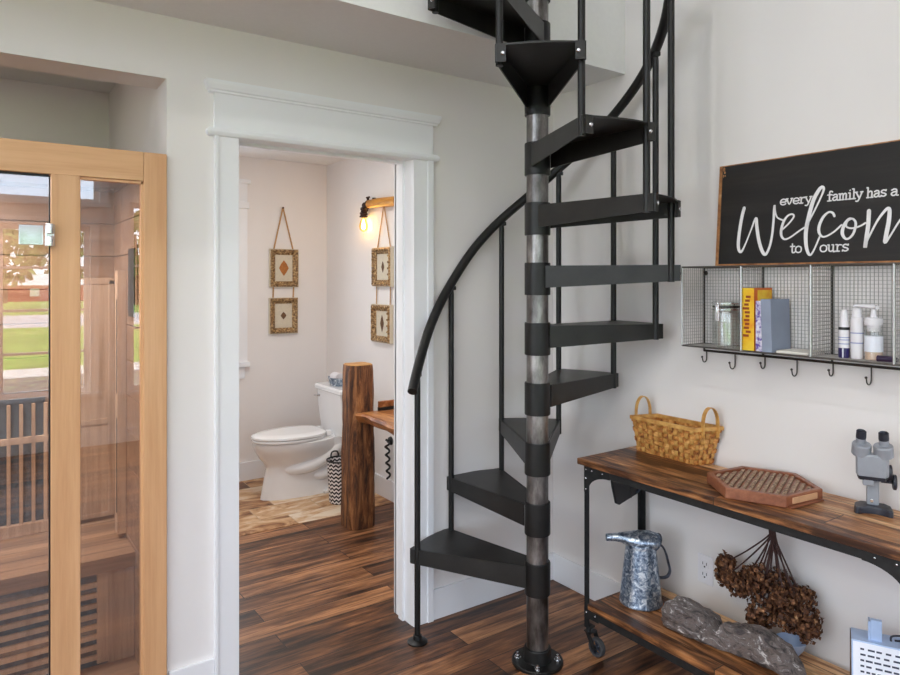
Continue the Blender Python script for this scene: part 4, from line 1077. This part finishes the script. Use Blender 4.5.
# bottles in the third cubby
def bott(name, label, c, parts):
    t = thing(name, label, 'bottle', c, group='bottles in the third cubby')
    for pn, prof, m in parts: ob(pn, B().lathe(prof, c, 24), m, t)
    return t
c1 = (2.345, 1.098, fz)
b1 = bott('serum_bottle', 'slim white bottle with black band and navy base, first of the bottles', c1, [
    ('base', [(.0155,.0005),(.0165,.003),(.0165,.032),(.0158,.033)], M['navy']),
    ('body', [(.0160,.033),(.0160,.090),(.0150,.092)], M['whiteplastic']),
    ('band', [(.0163,.092),(.0163,.101),(.0150,.101)], M['blacksm']),
    ('cap', [(.0155,.101),(.0145,.106),(.0100,.150),(.0070,.158),(0,.159)], M['whiteplastic'])])
ob('label_stripe', B().cbox((c1[0]-.0166, c1[1]-.004, fz+.017), (.0008, .004, .030)), M['cardw'], b1)
for z in (.045, .058, .066): ob('print', B().lathe([(.0162, z), (.0162, z+.003)], c1, 24), M['inkpale'], b1)
c2 = (2.350, 1.060, fz)
b2 = bott('spray_bottle', 'plain white spray bottle between the slim bottle and the pump bottle', c2, [
    ('body', [(.0165,.0005),(.0185,.004),(.0185,.125),(.0165,.132),(.0140,.136)], M['whiteplastic']),
    ('cap', [(.0142,.134),(.0140,.160),(.0110,.166),(0,.167)], M['whiteplastic'])])
for z in (.05, .082): ob('print', B().lathe([(.0187, z), (.0187, z+.0035)], c2, 24), M['inkpale'], b2)
c3 = (2.345, 1.008, fz)
b3 = bott('pump_bottle', 'clear pump bottle with white collar and peach liquid', c3, [
    ('body', [(.022,.0005),(.026,.003),(.0262,.085),(.022,.100),(.017,.106)], M['clearglass']),
    ('liquid', [(.0245,.003),(.0245,.028),(0,.028)], M['peach']),
    ('label', [(.0264,.028),(.0264,.078)], M['cardw']),
    ('neck', [(.015,.106),(.0185,.092),(.019,.118)], M['whiteplastic']),
    ('collar', [(.025,.112),(.0255,.114),(.0255,.132),(.022,.135),(.010,.136),(.0075,.160),(.0085,.162),(0,.162)], M['whiteplastic'])])
ob('nozzle', B().tube([(c3[0]-.012, c3[1]-.016, fz+.168), (c3[0], c3[1], fz+.170), (c3[0]-.018, c3[1]+.045, fz+.173), (c3[0]-.020, c3[1]+.052, fz+.170)], [.006,.0075,.0045,.0035], 10), M['whiteplastic'], b3)
b = B().tube([(2.318, .985, fz+.0105), (2.318, .935, fz+.0105)], [.0100, .0098], 16).tube([(2.318, .934, fz+.0105), (2.318, .928, fz+.0105)], [.0085, .006], 12)
tag(ob('plum_tube', b, M['plum'], origin=(2.318, .95, fz)), 'dark plum tube lying in front of the pump bottle', 'tube')

# ------------------------------------------------------------------ welcome sign leaning on the shelf
SB = Vector((2.389, 1.602, 1.5745)); STp = Vector((2.4195, 1.602, 1.966))
sup = (STp-SB).normalized(); sright = Vector((0, -1, 0)); sout = sright.cross(sup).normalized()
if sout.x > 0: sout = -sout
SG = thing('welcome_sign', 'black stained wooden sign with white lettering leaning above the wire shelf', 'sign', (2.40, 1.12, 1.575))
SL, SHt, STh = 1.02, .3935, .013
def sg(s, t, o=0): return SB+sright*s+sup*t+sout*o
def slab(b, s0, s1, t0, t1, o0, o1):
    b.add([sg(s0,t0,o0), sg(s1,t0,o0), sg(s1,t1,o0), sg(s0,t1,o0), sg(s0,t0,o1), sg(s1,t0,o1), sg(s1,t1,o1), sg(s0,t1,o1)], [(0,1,2,3),(7,6,5,4),(0,4,5,1),(1,5,6,2),(2,6,7,3),(3,7,4,0)]); return b
ob('board', slab(B(), .014, SL-.010, .007, SHt-.004, -.0005, 0), M['signblack'], SG)
ob('backing', slab(B(), 0, SL, 0, SHt, -STh, -.0005), M['signedge'], SG, label='raw timber edge')
b = B()
for (s, t, r) in ((.020,.378,.007),(.024,.365,.0055),(.019,.352,.005),(.026,.352,.004)):
    b.ball(sg(s, t, -.001), r, sc=(.35, .8, 1.3), noise=.3)
ob('knot_chip', b, M['signedge'], SG)
def stroke(b, pts, widths, off=.0012, m=6):
    P = spline([(p[0], p[1], w) for p, w in zip(pts, widths)], m)
    vs = []; fs = []; n = len(P)
    for i in range(n):
        a = P[max(i-1,0)]; c = P[min(i+1,n-1)]
        d = Vector((c.x-a.x, c.y-a.y)); d = d.normalized() if d.length > 1e-9 else Vector((1,0))
        nn = Vector((-d.y, d.x))*P[i].z/2
        for o in (0.0002, off):
            vs.append(sg(P[i].x+nn.x, P[i].y+nn.y, o)); vs.append(sg(P[i].x-nn.x, P[i].y-nn.y, o))
    for i in range(n-1):
        k = i*4; l = k+4
        fs += [(k+2, k+3, l+3, l+2), (k, k+2, l+2, l), (k+1, l+1, l+3, k+3)]
    b.add(vs, fs)
    for e in (P[0], P[-1]):       # round ends
        c = [sg(e.x+math.cos(2*PI*q/12)*e.z/2, e.y+math.sin(2*PI*q/12)*e.z/2, off) for q in range(12)]
        b.add(c, [tuple(range(12))])
TN, TK = .0058, .0125
def script(name, pts, ws):
    b = B(); stroke(b, pts, ws); ob(name, b, M['letter'], SG, smooth=False)
script('letter', [(0.1134,0.2191),(0.1055,0.1865),(0.098,0.1306),(0.0953,0.0846),(0.0996,0.0589),(0.1099,0.0534),(0.1255,0.0833),(0.1464,0.1378),(0.1579,0.1698),(0.1645,0.1744),(0.1672,0.1465),(0.1784,0.0909),(0.1938,0.0504),(0.2073,0.0401),(0.221,0.0691),(0.2287,0.113),(0.2317,0.1669),(0.2317,0.2038),(0.2334,0.2184),(0.2362,0.196),(0.2455,0.1732),(0.2661,0.1619)],
       [TK,TK,TK,TK,.011,.009,TN,TN,.0075,.010,TK,TK,TK,.010,.0085,.0085,.0085,.008,.007,TN,TN,TN])
script('letter', [(0.2631,0.1256),(0.2866,0.1459),(0.3061,0.1709),(0.2993,0.1811),(0.2826,0.1752),(0.2689,0.1544),(0.2621,0.1257),(0.2643,0.1037),(0.2773,0.0919),(0.2988,0.0994),(0.3312,0.1215),(0.3586,0.1363)],
       [TN,TN,.006,.006,.007,.009,.0095,.0085,.0065,TN,TN,TN])
script('letter', [(0.3496,0.1298),(0.3729,0.1752),(0.3976,0.2291),(0.4075,0.2584),(0.4011,0.2675),(0.3895,0.2557),(0.3728,0.2222),(0.3594,0.1668),(0.3518,0.1155),(0.3542,0.0683),(0.3626,0.0398),(0.3717,0.0334),(0.3836,0.053),(0.3997,0.0941)],
       [TN,TN,.006,.008,.010,TK,.0135,.0135,.0135,.012,.010,.007,TN,TN])
script('letter', [(0.4467,0.1624),(0.4404,0.1743),(0.427,0.1777),(0.4099,0.1629),(0.3977,0.136),(0.3966,0.1128),(0.4064,0.096),(0.4221,0.0952),(0.4479,0.1098),(0.4708,0.131)],
       [.008,.0075,.0065,.009,.010,.0095,.007,TN,TN,TN])
script('letter', [(0.5082,0.1486),(0.4934,0.1497),(0.4794,0.1304),(0.4742,0.1037),(0.4836,0.0851),(0.4963,0.0845),(0.5103,0.1016),(0.516,0.1324),(0.5061,0.1488),(0.4903,0.1432),(0.486,0.1255),(0.5033,0.1176),(0.528,0.1227),(0.5461,0.1325)],
       [.006,.007,.010,.011,.008,.007,.008,.008,.006,TN,TN,TN,TN,TN])
script('letter', [(0.5554,0.1715),(0.5545,0.1254),(0.5503,0.0817),(0.5476,0.0511),(0.5509,0.0685),(0.5656,0.1028),(0.5839,0.1408),(0.6062,0.1715),(0.616,0.1706),(0.6155,0.1341),(0.6095,0.0915),(0.6067,0.0659),(0.6213,0.0866),(0.6462,0.1319),(0.668,0.158),(0.677,0.152),(0.674,0.118),(0.676,0.088),(0.688,0.084),(0.708,0.100)],
       [TK,TK,TK,.011,.007,.006,.007,.009,.011,TK,TK,.010,TN,TN,.007,.010,.0115,.010,.007,TN])
script('letter', [(0.708,0.100),(0.738,0.118),(0.758,0.140),(0.753,0.152),(0.737,0.148),(0.722,0.128),(0.717,0.106),(0.721,0.086),(0.735,0.078),(0.760,0.084),(0.800,0.108)],
       [TN,TN,.006,.006,.007,.009,.0095,.0085,.0065,TN,TN])
G = {  # slab-serif minuscules: (advance, strokes) in x-heights
 'e': (1.0, [[(.06,.5),(.86,.5),(.8,.85),(.48,1),(.14,.85),(.02,.5),(.14,.14),(.5,0),(.86,.16)]]),
 'v': (1.0, [[(.02,1),(.42,0),(.82,1)],[(-.1,1),(.2,1)],[(.65,1),(.95,1)]]),
 'r': (.86, [[(.22,0),(.22,1)],[(.02,1),(.22,1)],[(.22,.65),(.42,.95),(.76,.93)],[(0,0),(.5,0)]]),
 'y': (1.0, [[(.02,1),(.45,.05)],[(.86,1),(.36,-.36),(.02,-.44)],[(-.1,1),(.2,1)],[(.66,1),(.98,1)]]),
 'f': (.78, [[(.78,1.45),(.55,1.6),(.34,1.38),(.34,0)],[(.05,1),(.7,1)],[(.08,0),(.62,0)]]),
 'a': (.98, [[(.1,.86),(.42,1),(.7,.82),(.7,.08),(.92,0)],[(.7,.58),(.3,.54),(.05,.28),(.2,.02),(.5,.05),(.7,.28)]]),
 'm': (1.36, [[(.16,0),(.16,1)],[(0,1),(.16,1)],[(.16,.72),(.38,1),(.6,.86),(.6,0)],[(.6,.72),(.84,1),(1.06,.86),(1.06,0)],[(0,0),(.3,0)],[(.48,0),(.72,0)],[(.94,0),(1.22,0)]]),
 'i': (.56, [[(.26,0),(.26,1)],[(.06,1),(.26,1)],[(.02,0),(.5,0)],[(.24,1.4),(.28,1.44)]]),
 'l': (.56, [[(.26,0),(.26,1.6)],[(.06,1.6),(.26,1.6)],[(.02,0),(.5,0)]]),
 'h': (1.02, [[(.16,0),(.16,1.6)],[(0,1.6),(.16,1.6)],[(.16,.72),(.44,1),(.72,.84),(.72,0)],[(0,0),(.34,0)],[(.56,0),(.9,0)]]),
 's': (.86, [[(.72,.84),(.4,1),(.1,.84),(.16,.6),(.6,.42),(.72,.2),(.4,0),(.06,.16)],[(.72,.84),(.74,1)],[(.05,.16),(.03,0)]]),
 't': (.78, [[(.3,1.4),(.3,.18),(.48,0),(.74,.12)],[(.02,1),(.66,1)]]),
 'o': (1.0, [[(.45,1),(.12,.85),(.02,.5),(.12,.15),(.45,0),(.78,.15),(.88,.5),(.78,.85),(.45,1)]]),
 'u': (1.04, [[(0,1),(.18,1)],[(.18,1),(.18,.22),(.42,0),(.74,.25)],[(.56,1),(.74,1)],[(.74,1),(.74,0),(.94,0)]])}
def word(txt, s0, s1, t0, xh, w):
    adv = sum(G[c][0] for c in txt)-.12; k = (s1-s0)/adv; b = B(); s = s0
    for c in txt:
        for st in G[c][1]:
            pts = [(s+x*k, t0+y*xh) for x, y in st]
            stroke(b, pts, [w]*len(pts), m=4 if len(pts) > 2 else 2)
        s += G[c][0]*k
    ob('word', b, M['letter'], SG, smooth=False)
word('every', .2546, .3660, .2175, .0205, .0046)
word('family', .4206, .5325, .2165, .0205, .0046)
word('has', .5470, .6045, .2155, .0205, .0046)
word('a', .6190, .6385, .2150, .0205, .0046)
word('to', .2985, .3380, .0425, .0225, .0046)
word('ours', .4030, .4950, .0425, .0225, .0046)

# ------------------------------------------------------------------ bathroom: toilet
TY = 4.630
TL = thing('toilet', 'white two-piece toilet against the bathroom right wall', 'toilet', (2.0, TY, 0))
def egg(x0, x1, hw, z, n=28, back=.6, yc=TY):
    """outline from nose x0 (towards -x) to tail x1"""
    out = []
    xm = x0+(x1-x0)*back
    for k in range(n):
        a = 2*PI*k/n; c, s = math.cos(a), math.sin(a)
        x = xm+(x1-xm)*c if c > 0 else xm+(xm-x0)*c
        e = .62 if c > 0 else .95
        out.append(Vector((x, yc+hw*math.copysign(abs(s)**e, s), z)))
    return out
b = B().loft([egg(1.640,2.25,.118,.002), egg(1.643,2.25,.118,.02), egg(1.668,2.22,.106,.14), egg(1.682,2.20,.104,.21), egg(1.668,2.20,.118,.245), egg(1.632,2.20,.150,.29), egg(1.606,2.19,.176,.335), egg(1.594,2.18,.186,.372), egg(1.592,2.18,.187,.392), egg(1.600,2.175,.180,.398)])
bw = ob('bowl', b, M['white'], TL)
for k in (0, 1):
    pts = spline([(2.20, TY-.095, .330-.03*k), (2.10, TY-.112, .270-.05*k), (1.98, TY-.108, .215-.055*k), (1.86, TY-.075, .200-.055*k), (1.80, TY-.03, .20)], 6) if k == 0 else spline([(2.25, TY-.085, .25), (2.14, TY-.105, .165), (2.04, TY-.085, .13), (1.96, TY-.04, .15)], 6)
    ob('trapway', B().tube(pts, .045 if k == 0 else .040, 14), M['white'], bw)
ob('bolt_cap', B().lathe([(.017,0),(.017,.010),(.010,.018),(0,.020)], (2.10, TY-.128, .022), 16).box(2.06, 2.26, TY-.138, TY-.05, .002, .024, .006), M['white'], bw)
sl = ob('seat', B().loft([egg(1.590,2.090,.186,.401), egg(1.586,2.092,.189,.406), egg(1.586,2.092,.189,.414), egg(1.590,2.090,.187,.419)]), M['white'], TL)
ob('lid', B().loft([egg(1.588,2.100,.187,.4225), egg(1.584,2.102,.191,.427), egg(1.586,2.102,.189,.438), egg(1.610,2.09,.170,.446), egg(1.68,2.06,.11,.450)]), M['white'], TL)
ob('hinge', B().box(2.095, 2.135, TY-.10, TY-.06, .40, .44, .008).box(2.095, 2.135, TY+.06, TY+.10, .40, .44, .008), M['white'], sl)
ob('deck', B().loft([[Vector((x, TY+y, z)) for x, y in ((2.10,-.12),(2.30,-.16),(2.36,-.16),(2.36,.16),(2.30,.16),(2.10,.12))] for z in (.30,.392)]), M['white'], TL)
def rr(x0, x1, hw, z, r=.03):
    out = []
    for (cx_, cy_, a0) in ((x1-r, hw-r, 0), (x0+r, hw-r, 90), (x0+r, -hw+r, 180), (x1-r, -hw+r, 270)):
        for q in range(5):
            a = math.radians(a0+90*q/4); out.append(Vector((cx_+r*math.cos(a), TY+cy_+r*math.sin(a), z)))
    return out
tk = ob('tank', B().loft([rr(2.185,2.355,.185,.385), rr(2.175,2.358,.195,.395), rr(2.158,2.358,.212,.56), rr(2.150,2.358,.222,.700)]), M['white'], TL)
ob('tank_lid', B().loft([rr(2.142,2.360,.230,.700), rr(2.136,2.362,.236,.706), rr(2.136,2.362,.236,.728), rr(2.146,2.360,.228,.740)]), M['white'], TL)
ob('lever', B().tube([(2.150, TY+.15, .655), (2.132, TY+.15, .655), (2.130, TY+.20, .650)], [.008,.007,.006], 10), M['chrome'], tk)

# galvanised tray on the tank with rolled towels
tc = (2.235, 4.645, .741)
b = B(); b.loft([[Vector((tc[0]+.052*math.cos(a), tc[1]+.080*math.sin(a), .741)) for a in [2*PI*k/24 for k in range(24)]], [Vector((tc[0]+.066*math.cos(a), tc[1]+.098*math.sin(a), .800)) for a in [2*PI*k/24 for k in range(24)]], [Vector((tc[0]+.063*math.cos(a), tc[1]+.094*math.sin(a), .800)) for a in [2*PI*k/24 for k in range(24)]], [Vector((tc[0]+.050*math.cos(a), tc[1]+.077*math.sin(a), .746)) for a in [2*PI*k/24 for k in range(24)]]])
TB = thing('metal_tub', 'small grey metal tub standing on the toilet tank lid', 'tub', tc)
ob('body', b, M['galv'], TB)
ob('ear', B().box(tc[0]-.012, tc[0]+.012, tc[1]+.094, tc[1]+.112, .785, .795, .003), M['galvdark'], TB)
b = B().tube([(2.232, 4.595, .793), (2.232, 4.695, .793)], .040, 20)
tag(ob('towel_roll', b, M['whiteplastic'], origin=(2.232, 4.645, .80)), 'white roll lying in the metal tub on the tank', 'towel roll')

# patterned waste basket
wc = (2.075, 4.275, .003)
WB = thing('waste_basket', 'black and white woven waste basket on the bathroom floor between toilet and log post', 'waste basket', wc)
ob('body', B().lathe([(.070,0),(.074,.004),(.090,.285),(.091,.290),(.087,.290),(.070,.010),(0,.008)], wc, 32), M['blackwhite'], WB)
ob('rim', B().tube([(wc[0]+.0895*math.cos(a*PI/16), wc[1]+.0895*math.sin(a*PI/16), .291) for a in range(32)], .006, 8, closed=True), M['blacksm'], WB)
ob('handle', B().tube(spline([(wc[0]-.03, wc[1]+.085, .285), (wc[0]-.02, wc[1]+.088, .325), (wc[0]+.02, wc[1]+.088, .325), (wc[0]+.03, wc[1]+.085, .285)], 5), .006, 8), M['blacksm'], WB)

# ------------------------------------------------------------------ log post and live edge counter
VN = thing('log_vanity', 'live edge wood counter carried by a thick squared log post in the bathroom', 'vanity', (2.0, 3.76, 0))
R = random.Random(9)
b = B(); rings = []
oct_ = [(-.5,-.30),(-.30,-.5),(.0,-.515),(.36,-.5),(.5,-.36),(.515,0),(.5,.4),(.4,.5),(0,.5),(-.4,.5),(-.5,.4),(-.515,.1)]
px, py, pw, pd = 1.968, 3.802, .160, .155
phs = [R.uniform(0, 6) for _ in oct_]
for i in range(25):
    t = i/24; z = .002+.996*t; s = 1.04-.05*t
    ring_ = []
    for k, (u, v) in enumerate(oct_):
        w = 1+.030*math.sin(phs[k]+t*5.5)+.018*math.sin(phs[k]*2+t*17)+R.uniform(-.012,.012)
        if t > .97: w -= .03
        ring_.append(Vector((px+u*pw*s*w, py+v*pd*s*w, z)))
    rings.append(ring_)
b.loft(rings, cap=False); b.add([rings[0][k] for k in range(len(oct_))], [tuple(range(len(oct_)))])
po = ob('post', b, M['log'], VN, ang=25)
ob('post_top', B().add([p+Vector((0,0,0)) for p in rings[-1]], [tuple(range(len(oct_)))]).loft([rings[-1], [Vector((px+(p.x-px)*.92, py+(p.y-py)*.92, 1.003)) for p in rings[-1]]]), M['loglight'], po, label='pale sawn top')
# slab: live front edge, runs from just past the post towards the door
rings = []
for i in range(23):
    t = i/22; y = 3.722-.92*t
    xf = 1.912+.012*math.sin(t*9)+.008*math.sin(t*23)+(-.006 if t < .06 else 0); dz = .004*math.sin(t*15)
    rings.append([Vector((xf+.010, y, .714)), Vector((xf, y, .700+dz)), Vector((xf+.010, y, .672+dz)), Vector((xf+.034, y, .655)), Vector((BX-.002, y, .655)), Vector((BX-.002, y, .714))])
ob('countertop', B().loft(rings), M['slab'], VN, ang=25)
b = B().box(2.06, BX-.002, 3.70, 3.720, .735, .772, .003)
bl = ob('backsplash', b, M['slab'], VN)
ob('shadow_gap_strip', B().box(2.06, BX-.002, 3.705, 3.722, .7145, .735), M['ironblack'], bl, label='black strip standing in for the shaded gap under the backsplash')  # black strip stands in for the shade below the backsplash
ob('support', B().box(2.20, 2.24, 2.84, 2.88, 0.001, .655, .003).box(2.33, 2.372, 3.45, 3.50, .001, .655, .003), M['log'], VN)
# dark twisted hose on the wall under the counter
SH = thing('supply_hose', 'dark twisted supply hose hanging on the bathroom wall under the counter', 'hose', (BX-.02, 4.15, .18))
pts = []
for i in range(40):
    t = i/39; pts.append((BX-.034+.012*math.sin(t*30), 4.105+.020*math.cos(t*30)*(1-.5*t)-.02*t, .42-.26*t))
ob('hose', B().tube(pts, .0075, 8), M['ironblack'], SH)
ob('bracket', B().lathe([(.030,0),(.026,.012),(.010,.016),(.010,.03)], (BX, 4.11, .41), 16, Matrix.Rotation(-PI/2, 3, 'Y')), M['ironblack'], SH)

# ------------------------------------------------------------------ hanging picture pairs
def frames(label, P0, u, n, apex, fr, leafs, group):
    """P0 wall point, u along the wall, n out of the wall; fr = list of (u0,u1,z0,z1,tilt)"""
    u, n = Vector(u), Vector(n); P0 = Vector(P0)
    t = thing('hanging_pictures', label, 'picture', (P0+n*.02)[:], group=group)
    W_ = lambda a, z, o: P0+u*a+n*o+Vector((0,0,z-P0.z))
    def strap(a0, z0, a1, z1, o0=.006, o1=.010):
        rb = B()
        p, q = W_(a0, z0, o0), W_(a1, z1, o1); s = (q-p).cross(n).normalized()*.006
        rb.prism([p-s, p+s, p+s+n*.0015, p-s+n*.0015], q-p)
        ob('ribbon', rb, M['ribbon'], t)
    for k, (u0, u1, z0, z1, tl) in enumerate(fr):
        b = B(); bw_ = .042
        def rect(i, o): return [W_(u0+i, z0+i, o), W_(u1-i, z0+i, o), W_(u1-i, z1-i, o), W_(u0+i, z1-i, o)]
        b.loft([rect(0,.004), rect(0,.030), rect(.008,.040), rect(.018,.036), rect(.030,.026), rect(bw_,.018), rect(bw_,.012)], cap=False)
        R_ = random.Random(k)
        for i in range(22):     # carved bosses round the frame
            s = i/22*4; e = int(s); f = s-e; m = .016
            c = [(u0+m+(u1-u0-2*m)*f, z0+m), (u1-m, z0+m+(z1-z0-2*m)*f), (u1-m-(u1-u0-2*m)*f, z1-m), (u0+m, z1-m-(z1-z0-2*m)*f)][e]
            b.ball(W_(c[0], c[1], .037), .0085)
        fo = ob('picture_frame', b, M['gold'], t)
        ob('frame_edge', B().loft([rect(-.004,.002), rect(-.004,.026), rect(.0,.028), rect(.0,.002)], cap=False), M['cream'], fo)
        ob('mat', B().add(rect(bw_-.002,.014), [(0,1,2,3)]).prism(rect(bw_-.002,.012), n*.001), M['cream'], fo)
        cu, cz = (u0+u1)/2, (z0+z1)/2; hw, hh, mt = leafs[k]
        ob('leaf', B().prism([W_(cu+hw*x, cz+hh*y, .0155) for x, y in ((0,-1),(.55,-.5),(1,0),(.55,.55),(0,1),(-.55,.55),(-1,0),(-.55,-.5))], n*.001), mt, fo)
    a0, a1 = fr[0][0]+.03, fr[0][1]-.03
    strap(a0, fr[0][3]-.02, apex[0], apex[1]); strap(a1, fr[0][3]-.02, apex[0], apex[1])
    strap(fr[1][0]+.03, fr[1][3]-.01, a0, fr[0][2]+.01); strap(fr[1][1]-.03, fr[1][3]-.01, a1, fr[0][2]+.01)
    ob('nail', B().lathe([(.005,0),(.005,.014),(.008,.015),(.008,.017),(0,.018)], W_(apex[0], apex[1]-.004, 0), 10, n.to_track_quat('Z', 'Y').to_matrix()), M['bronze'], t)
frames('two gilt framed leaf pictures hung on a ribbon, left of the bathroom corner', (0, BY, 0), (1,0,0), (0,-1,0), (2.003, 2.088),
       [(1.896, 2.122, 1.468, 1.758, 0), (1.894, 2.118, 1.105, 1.378, 0)], [(.040,.062,M['leaf']), (.024,.030,M['leafdark'])], 'framed leaf pictures in the bathroom')
frames('two gilt framed leaf pictures hung below the wall lamp, cut by the door jamb', (BX, 0, 0), (0,-1,0), (-1,0,0), (-4.190, 2.05),
       [(-4.325, -4.070, 1.478, 1.745, 0), (-4.335, -4.080, 1.085, 1.345, 0)], [(.020,.040,M['leafdark']), (.026,.062,M['leafdark'])], 'framed leaf pictures in the bathroom')

# ------------------------------------------------------------------ wall lamp
LP = thing('wall_lamp', 'amber wood arm wall lamp with dark pipe elbow and glowing bulb', 'lamp', (BX, 4.05, 2.06))
ax = 2.335
ob('arm', B().tube([(ax, 4.34, 2.062), (ax, 4.2, 2.06), (ax, 4.02, 2.05), (ax, 3.95, 2.05)], [.030,.033,.034,.034], 18), M['arm'], LP)
ob('wall_plate', B().box(BX-.016, BX, 3.93, 4.03, 1.98, 2.12, .004).tube([(BX-.01, 3.98, 2.05), (ax, 3.98, 2.05)], .016, 12), M['bronze'], LP)
e = spline([(ax, 4.33, 2.064), (ax, 4.375, 2.062), (ax, 4.410, 2.040), (ax, 4.425, 2.000), (ax, 4.428, 1.975)], 4)
b = B().tube(e, .024, 14)
for i in (2, 6, 9, 12, 15):
    d = (Vector(e[i+1])-Vector(e[i-1])).normalized()*.006
    b.tube([Vector(e[i])-d, Vector(e[i])+d], .029, 14)
el = ob('pipe_elbow', b, M['bronze'], LP)
ob('valve', B().tube([(ax, 4.36, 2.08), (ax, 4.36, 2.11)], .009, 8).tube([(ax-.0, 4.34, 2.112), (ax, 4.38, 2.112)], .007, 8).tube([(ax, 4.27, 2.085), (ax, 4.27, 2.10)], .014, 8), M['bronze'], el)
bc = (ax, 4.428, 1.975)
bu = ob('bulb', B().lathe([(.013,0),(.014,-.010),(.024,-.030),(.033,-.055),(.034,-.070),(.028,-.090),(.014,-.102),(0,-.106)], bc, 24), M['amber'], LP)
b = B()
for q in range(6):
    a = q*PI/3; b.tube([(bc[0]+.004*math.cos(a), bc[1]+.004*math.sin(a), 1.955), (bc[0]+.013*math.cos(a), bc[1]+.013*math.sin(a), 1.905), (bc[0]+.005*math.cos(a), bc[1]+.005*math.sin(a), 1.885)], .0028, 6)
ob('filament', b, M['filament'], bu)

# ------------------------------------------------------------------ light and camera
w = bpy.data.worlds.new('sky'); SC.world = w; w.use_nodes = True
nt = w.node_tree; nt.nodes.clear(); L = nt.links
out = nd(nt, 'ShaderNodeOutputWorld'); bg = nd(nt, 'ShaderNodeBackground'); tc_ = nd(nt, 'ShaderNodeTexCoord'); sx_ = nd(nt, 'ShaderNodeSeparateXYZ')
L.new(tc_.outputs['Generated'], sx_.inputs[0])
sk = ramp(nt, [(0.0, (0.64,0.74,0.90,1)), (0.14, (0.48,0.64,0.90,1)), (0.7, (0.20,0.38,0.78,1))]); L.new(sx_.outputs['Z'], sk.inputs[0])
cn = nd(nt, 'ShaderNodeTexNoise'); cn.inputs['Scale'].default_value = 2.2; cn.inputs['Detail'].default_value = 7; cn.inputs['Roughness'].default_value = 0.6
cm = nd(nt, 'ShaderNodeMapping'); cm.inputs['Scale'].default_value = (1,1,3.0); L.new(tc_.outputs['Generated'], cm.inputs[0]); L.new(cm.outputs[0], cn.inputs['Vector'])
cr = ramp(nt, [(0.38, (0,0,0,1)), (0.56, (1.0,.98,.95,1))]); L.new(cn.outputs['Fac'], cr.inputs[0])
mx = nd(nt, 'ShaderNodeMixRGB'); hz = ramp(nt, [(0.10, (0.35,0.35,0.35,1)), (0.40, (1,1,1,1))]); L.new(sx_.outputs['Z'], hz.inputs[0])
hm = nd(nt, 'ShaderNodeMath', operation='MULTIPLY'); L.new(cr.outputs[0], hm.inputs[0]); L.new(hz.outputs[0], hm.inputs[1]); L.new(hm.outputs[0], mx.inputs[0]); L.new(sk.outputs[0], mx.inputs[1]); mx.inputs[2].default_value = (1.0,.985,.955,1)
L.new(mx.outputs[0], bg.inputs[0]); bg.inputs[1].default_value = SKY = 3.4; L.new(bg.outputs[0], out.inputs[0])
def light(name, kind, loc, energy, col=(1,1,1), size=.3, rot=(0,0,0), shape='DISK'):
    l = bpy.data.lights.new(name, kind); l.energy = energy; l.color = col
    if kind == 'AREA': l.shape = shape; l.size = size
    o = bpy.data.objects.new(name, l); COL.objects.link(o); o.location = loc; o.rotation_euler = rot; return o
s = light('sun', 'SUN', (0,0,20), 5.0, (1.0,.95,.87)); s.data.angle = math.radians(1.0)
s.rotation_euler = Vector((-.72, -.10, -.68)).to_track_quat('-Z', 'Y').to_euler()
# unseen fill lights added under the ceilings to brighten room, alcove and bathroom
def fill_downlight(x, y, z, watts, size, label):
    t = thing('fill_light', label, 'ceiling light', (x, y, z), group='added fill lights')
    ob('ring', B().lathe([(size*.5,-.004),(size*.62,-.004),(size*.62,0),(size*.5,0),(size*.5,-.004)], (x, y, z), 28), M['trim'], t)
    l = light('fill_lamp', 'AREA', (x, y, z-.012), watts, (1.0,.97,.92), size*.9)
DL = 12
light('sauna_fill', 'AREA', (cx, 2.92, SZ-.045), 13.0, (1.0,.97,.93), .14)  # added fill for the sauna interior
for x, y, lb in ((-2.4, .9, 'added fill light over the far side of the tall room'), (-2.4, -.9, 'added fill light near the window wall corner'), (-.6, .9, 'added fill light above the camera spot'), (-.6, -.9, 'added fill light above the windows')):
    fill_downlight(x, y, ZT, DL, .16, lb)
fill_downlight(-.1, 3.15, LOFT, 1.0, .5, 'wide unseen fill light added inside the alcove above the sauna')  # added to lift the dim alcove
fill_downlight(1.35, 3.6, LOFT, 9, .14, 'unseen fill light added inside the bathroom')  # added to lighten the bathroom

cam = bpy.data.cameras.new('camera'); co = bpy.data.objects.new('camera', cam); COL.objects.link(co)
co.location = (0, 0, 1.52); co.rotation_euler = (PI/2, 0, math.radians(-35))
cam.sensor_fit = 'HORIZONTAL'; cam.sensor_width = 36.0; cam.lens = 685/900*36; cam.shift_y = -(337.5-280)/900; cam.clip_start = .02; cam.clip_end = 500
SC.camera = co
vs = SC.view_settings; vs.view_transform = 'Standard'; vs.look = 'None'; vs.gamma = 1.0; vs.use_curve_mapping = False; vs.exposure = 0.8
cy = SC.cycles; cy.use_denoising = True; cy.max_bounces = 10; cy.diffuse_bounces = 6; cy.glossy_bounces = 4; cy.transparent_max_bounces = 24; cy.caustics_reflective = False; cy.caustics_refractive = False; cy.sample_clamp_indirect = 6.0
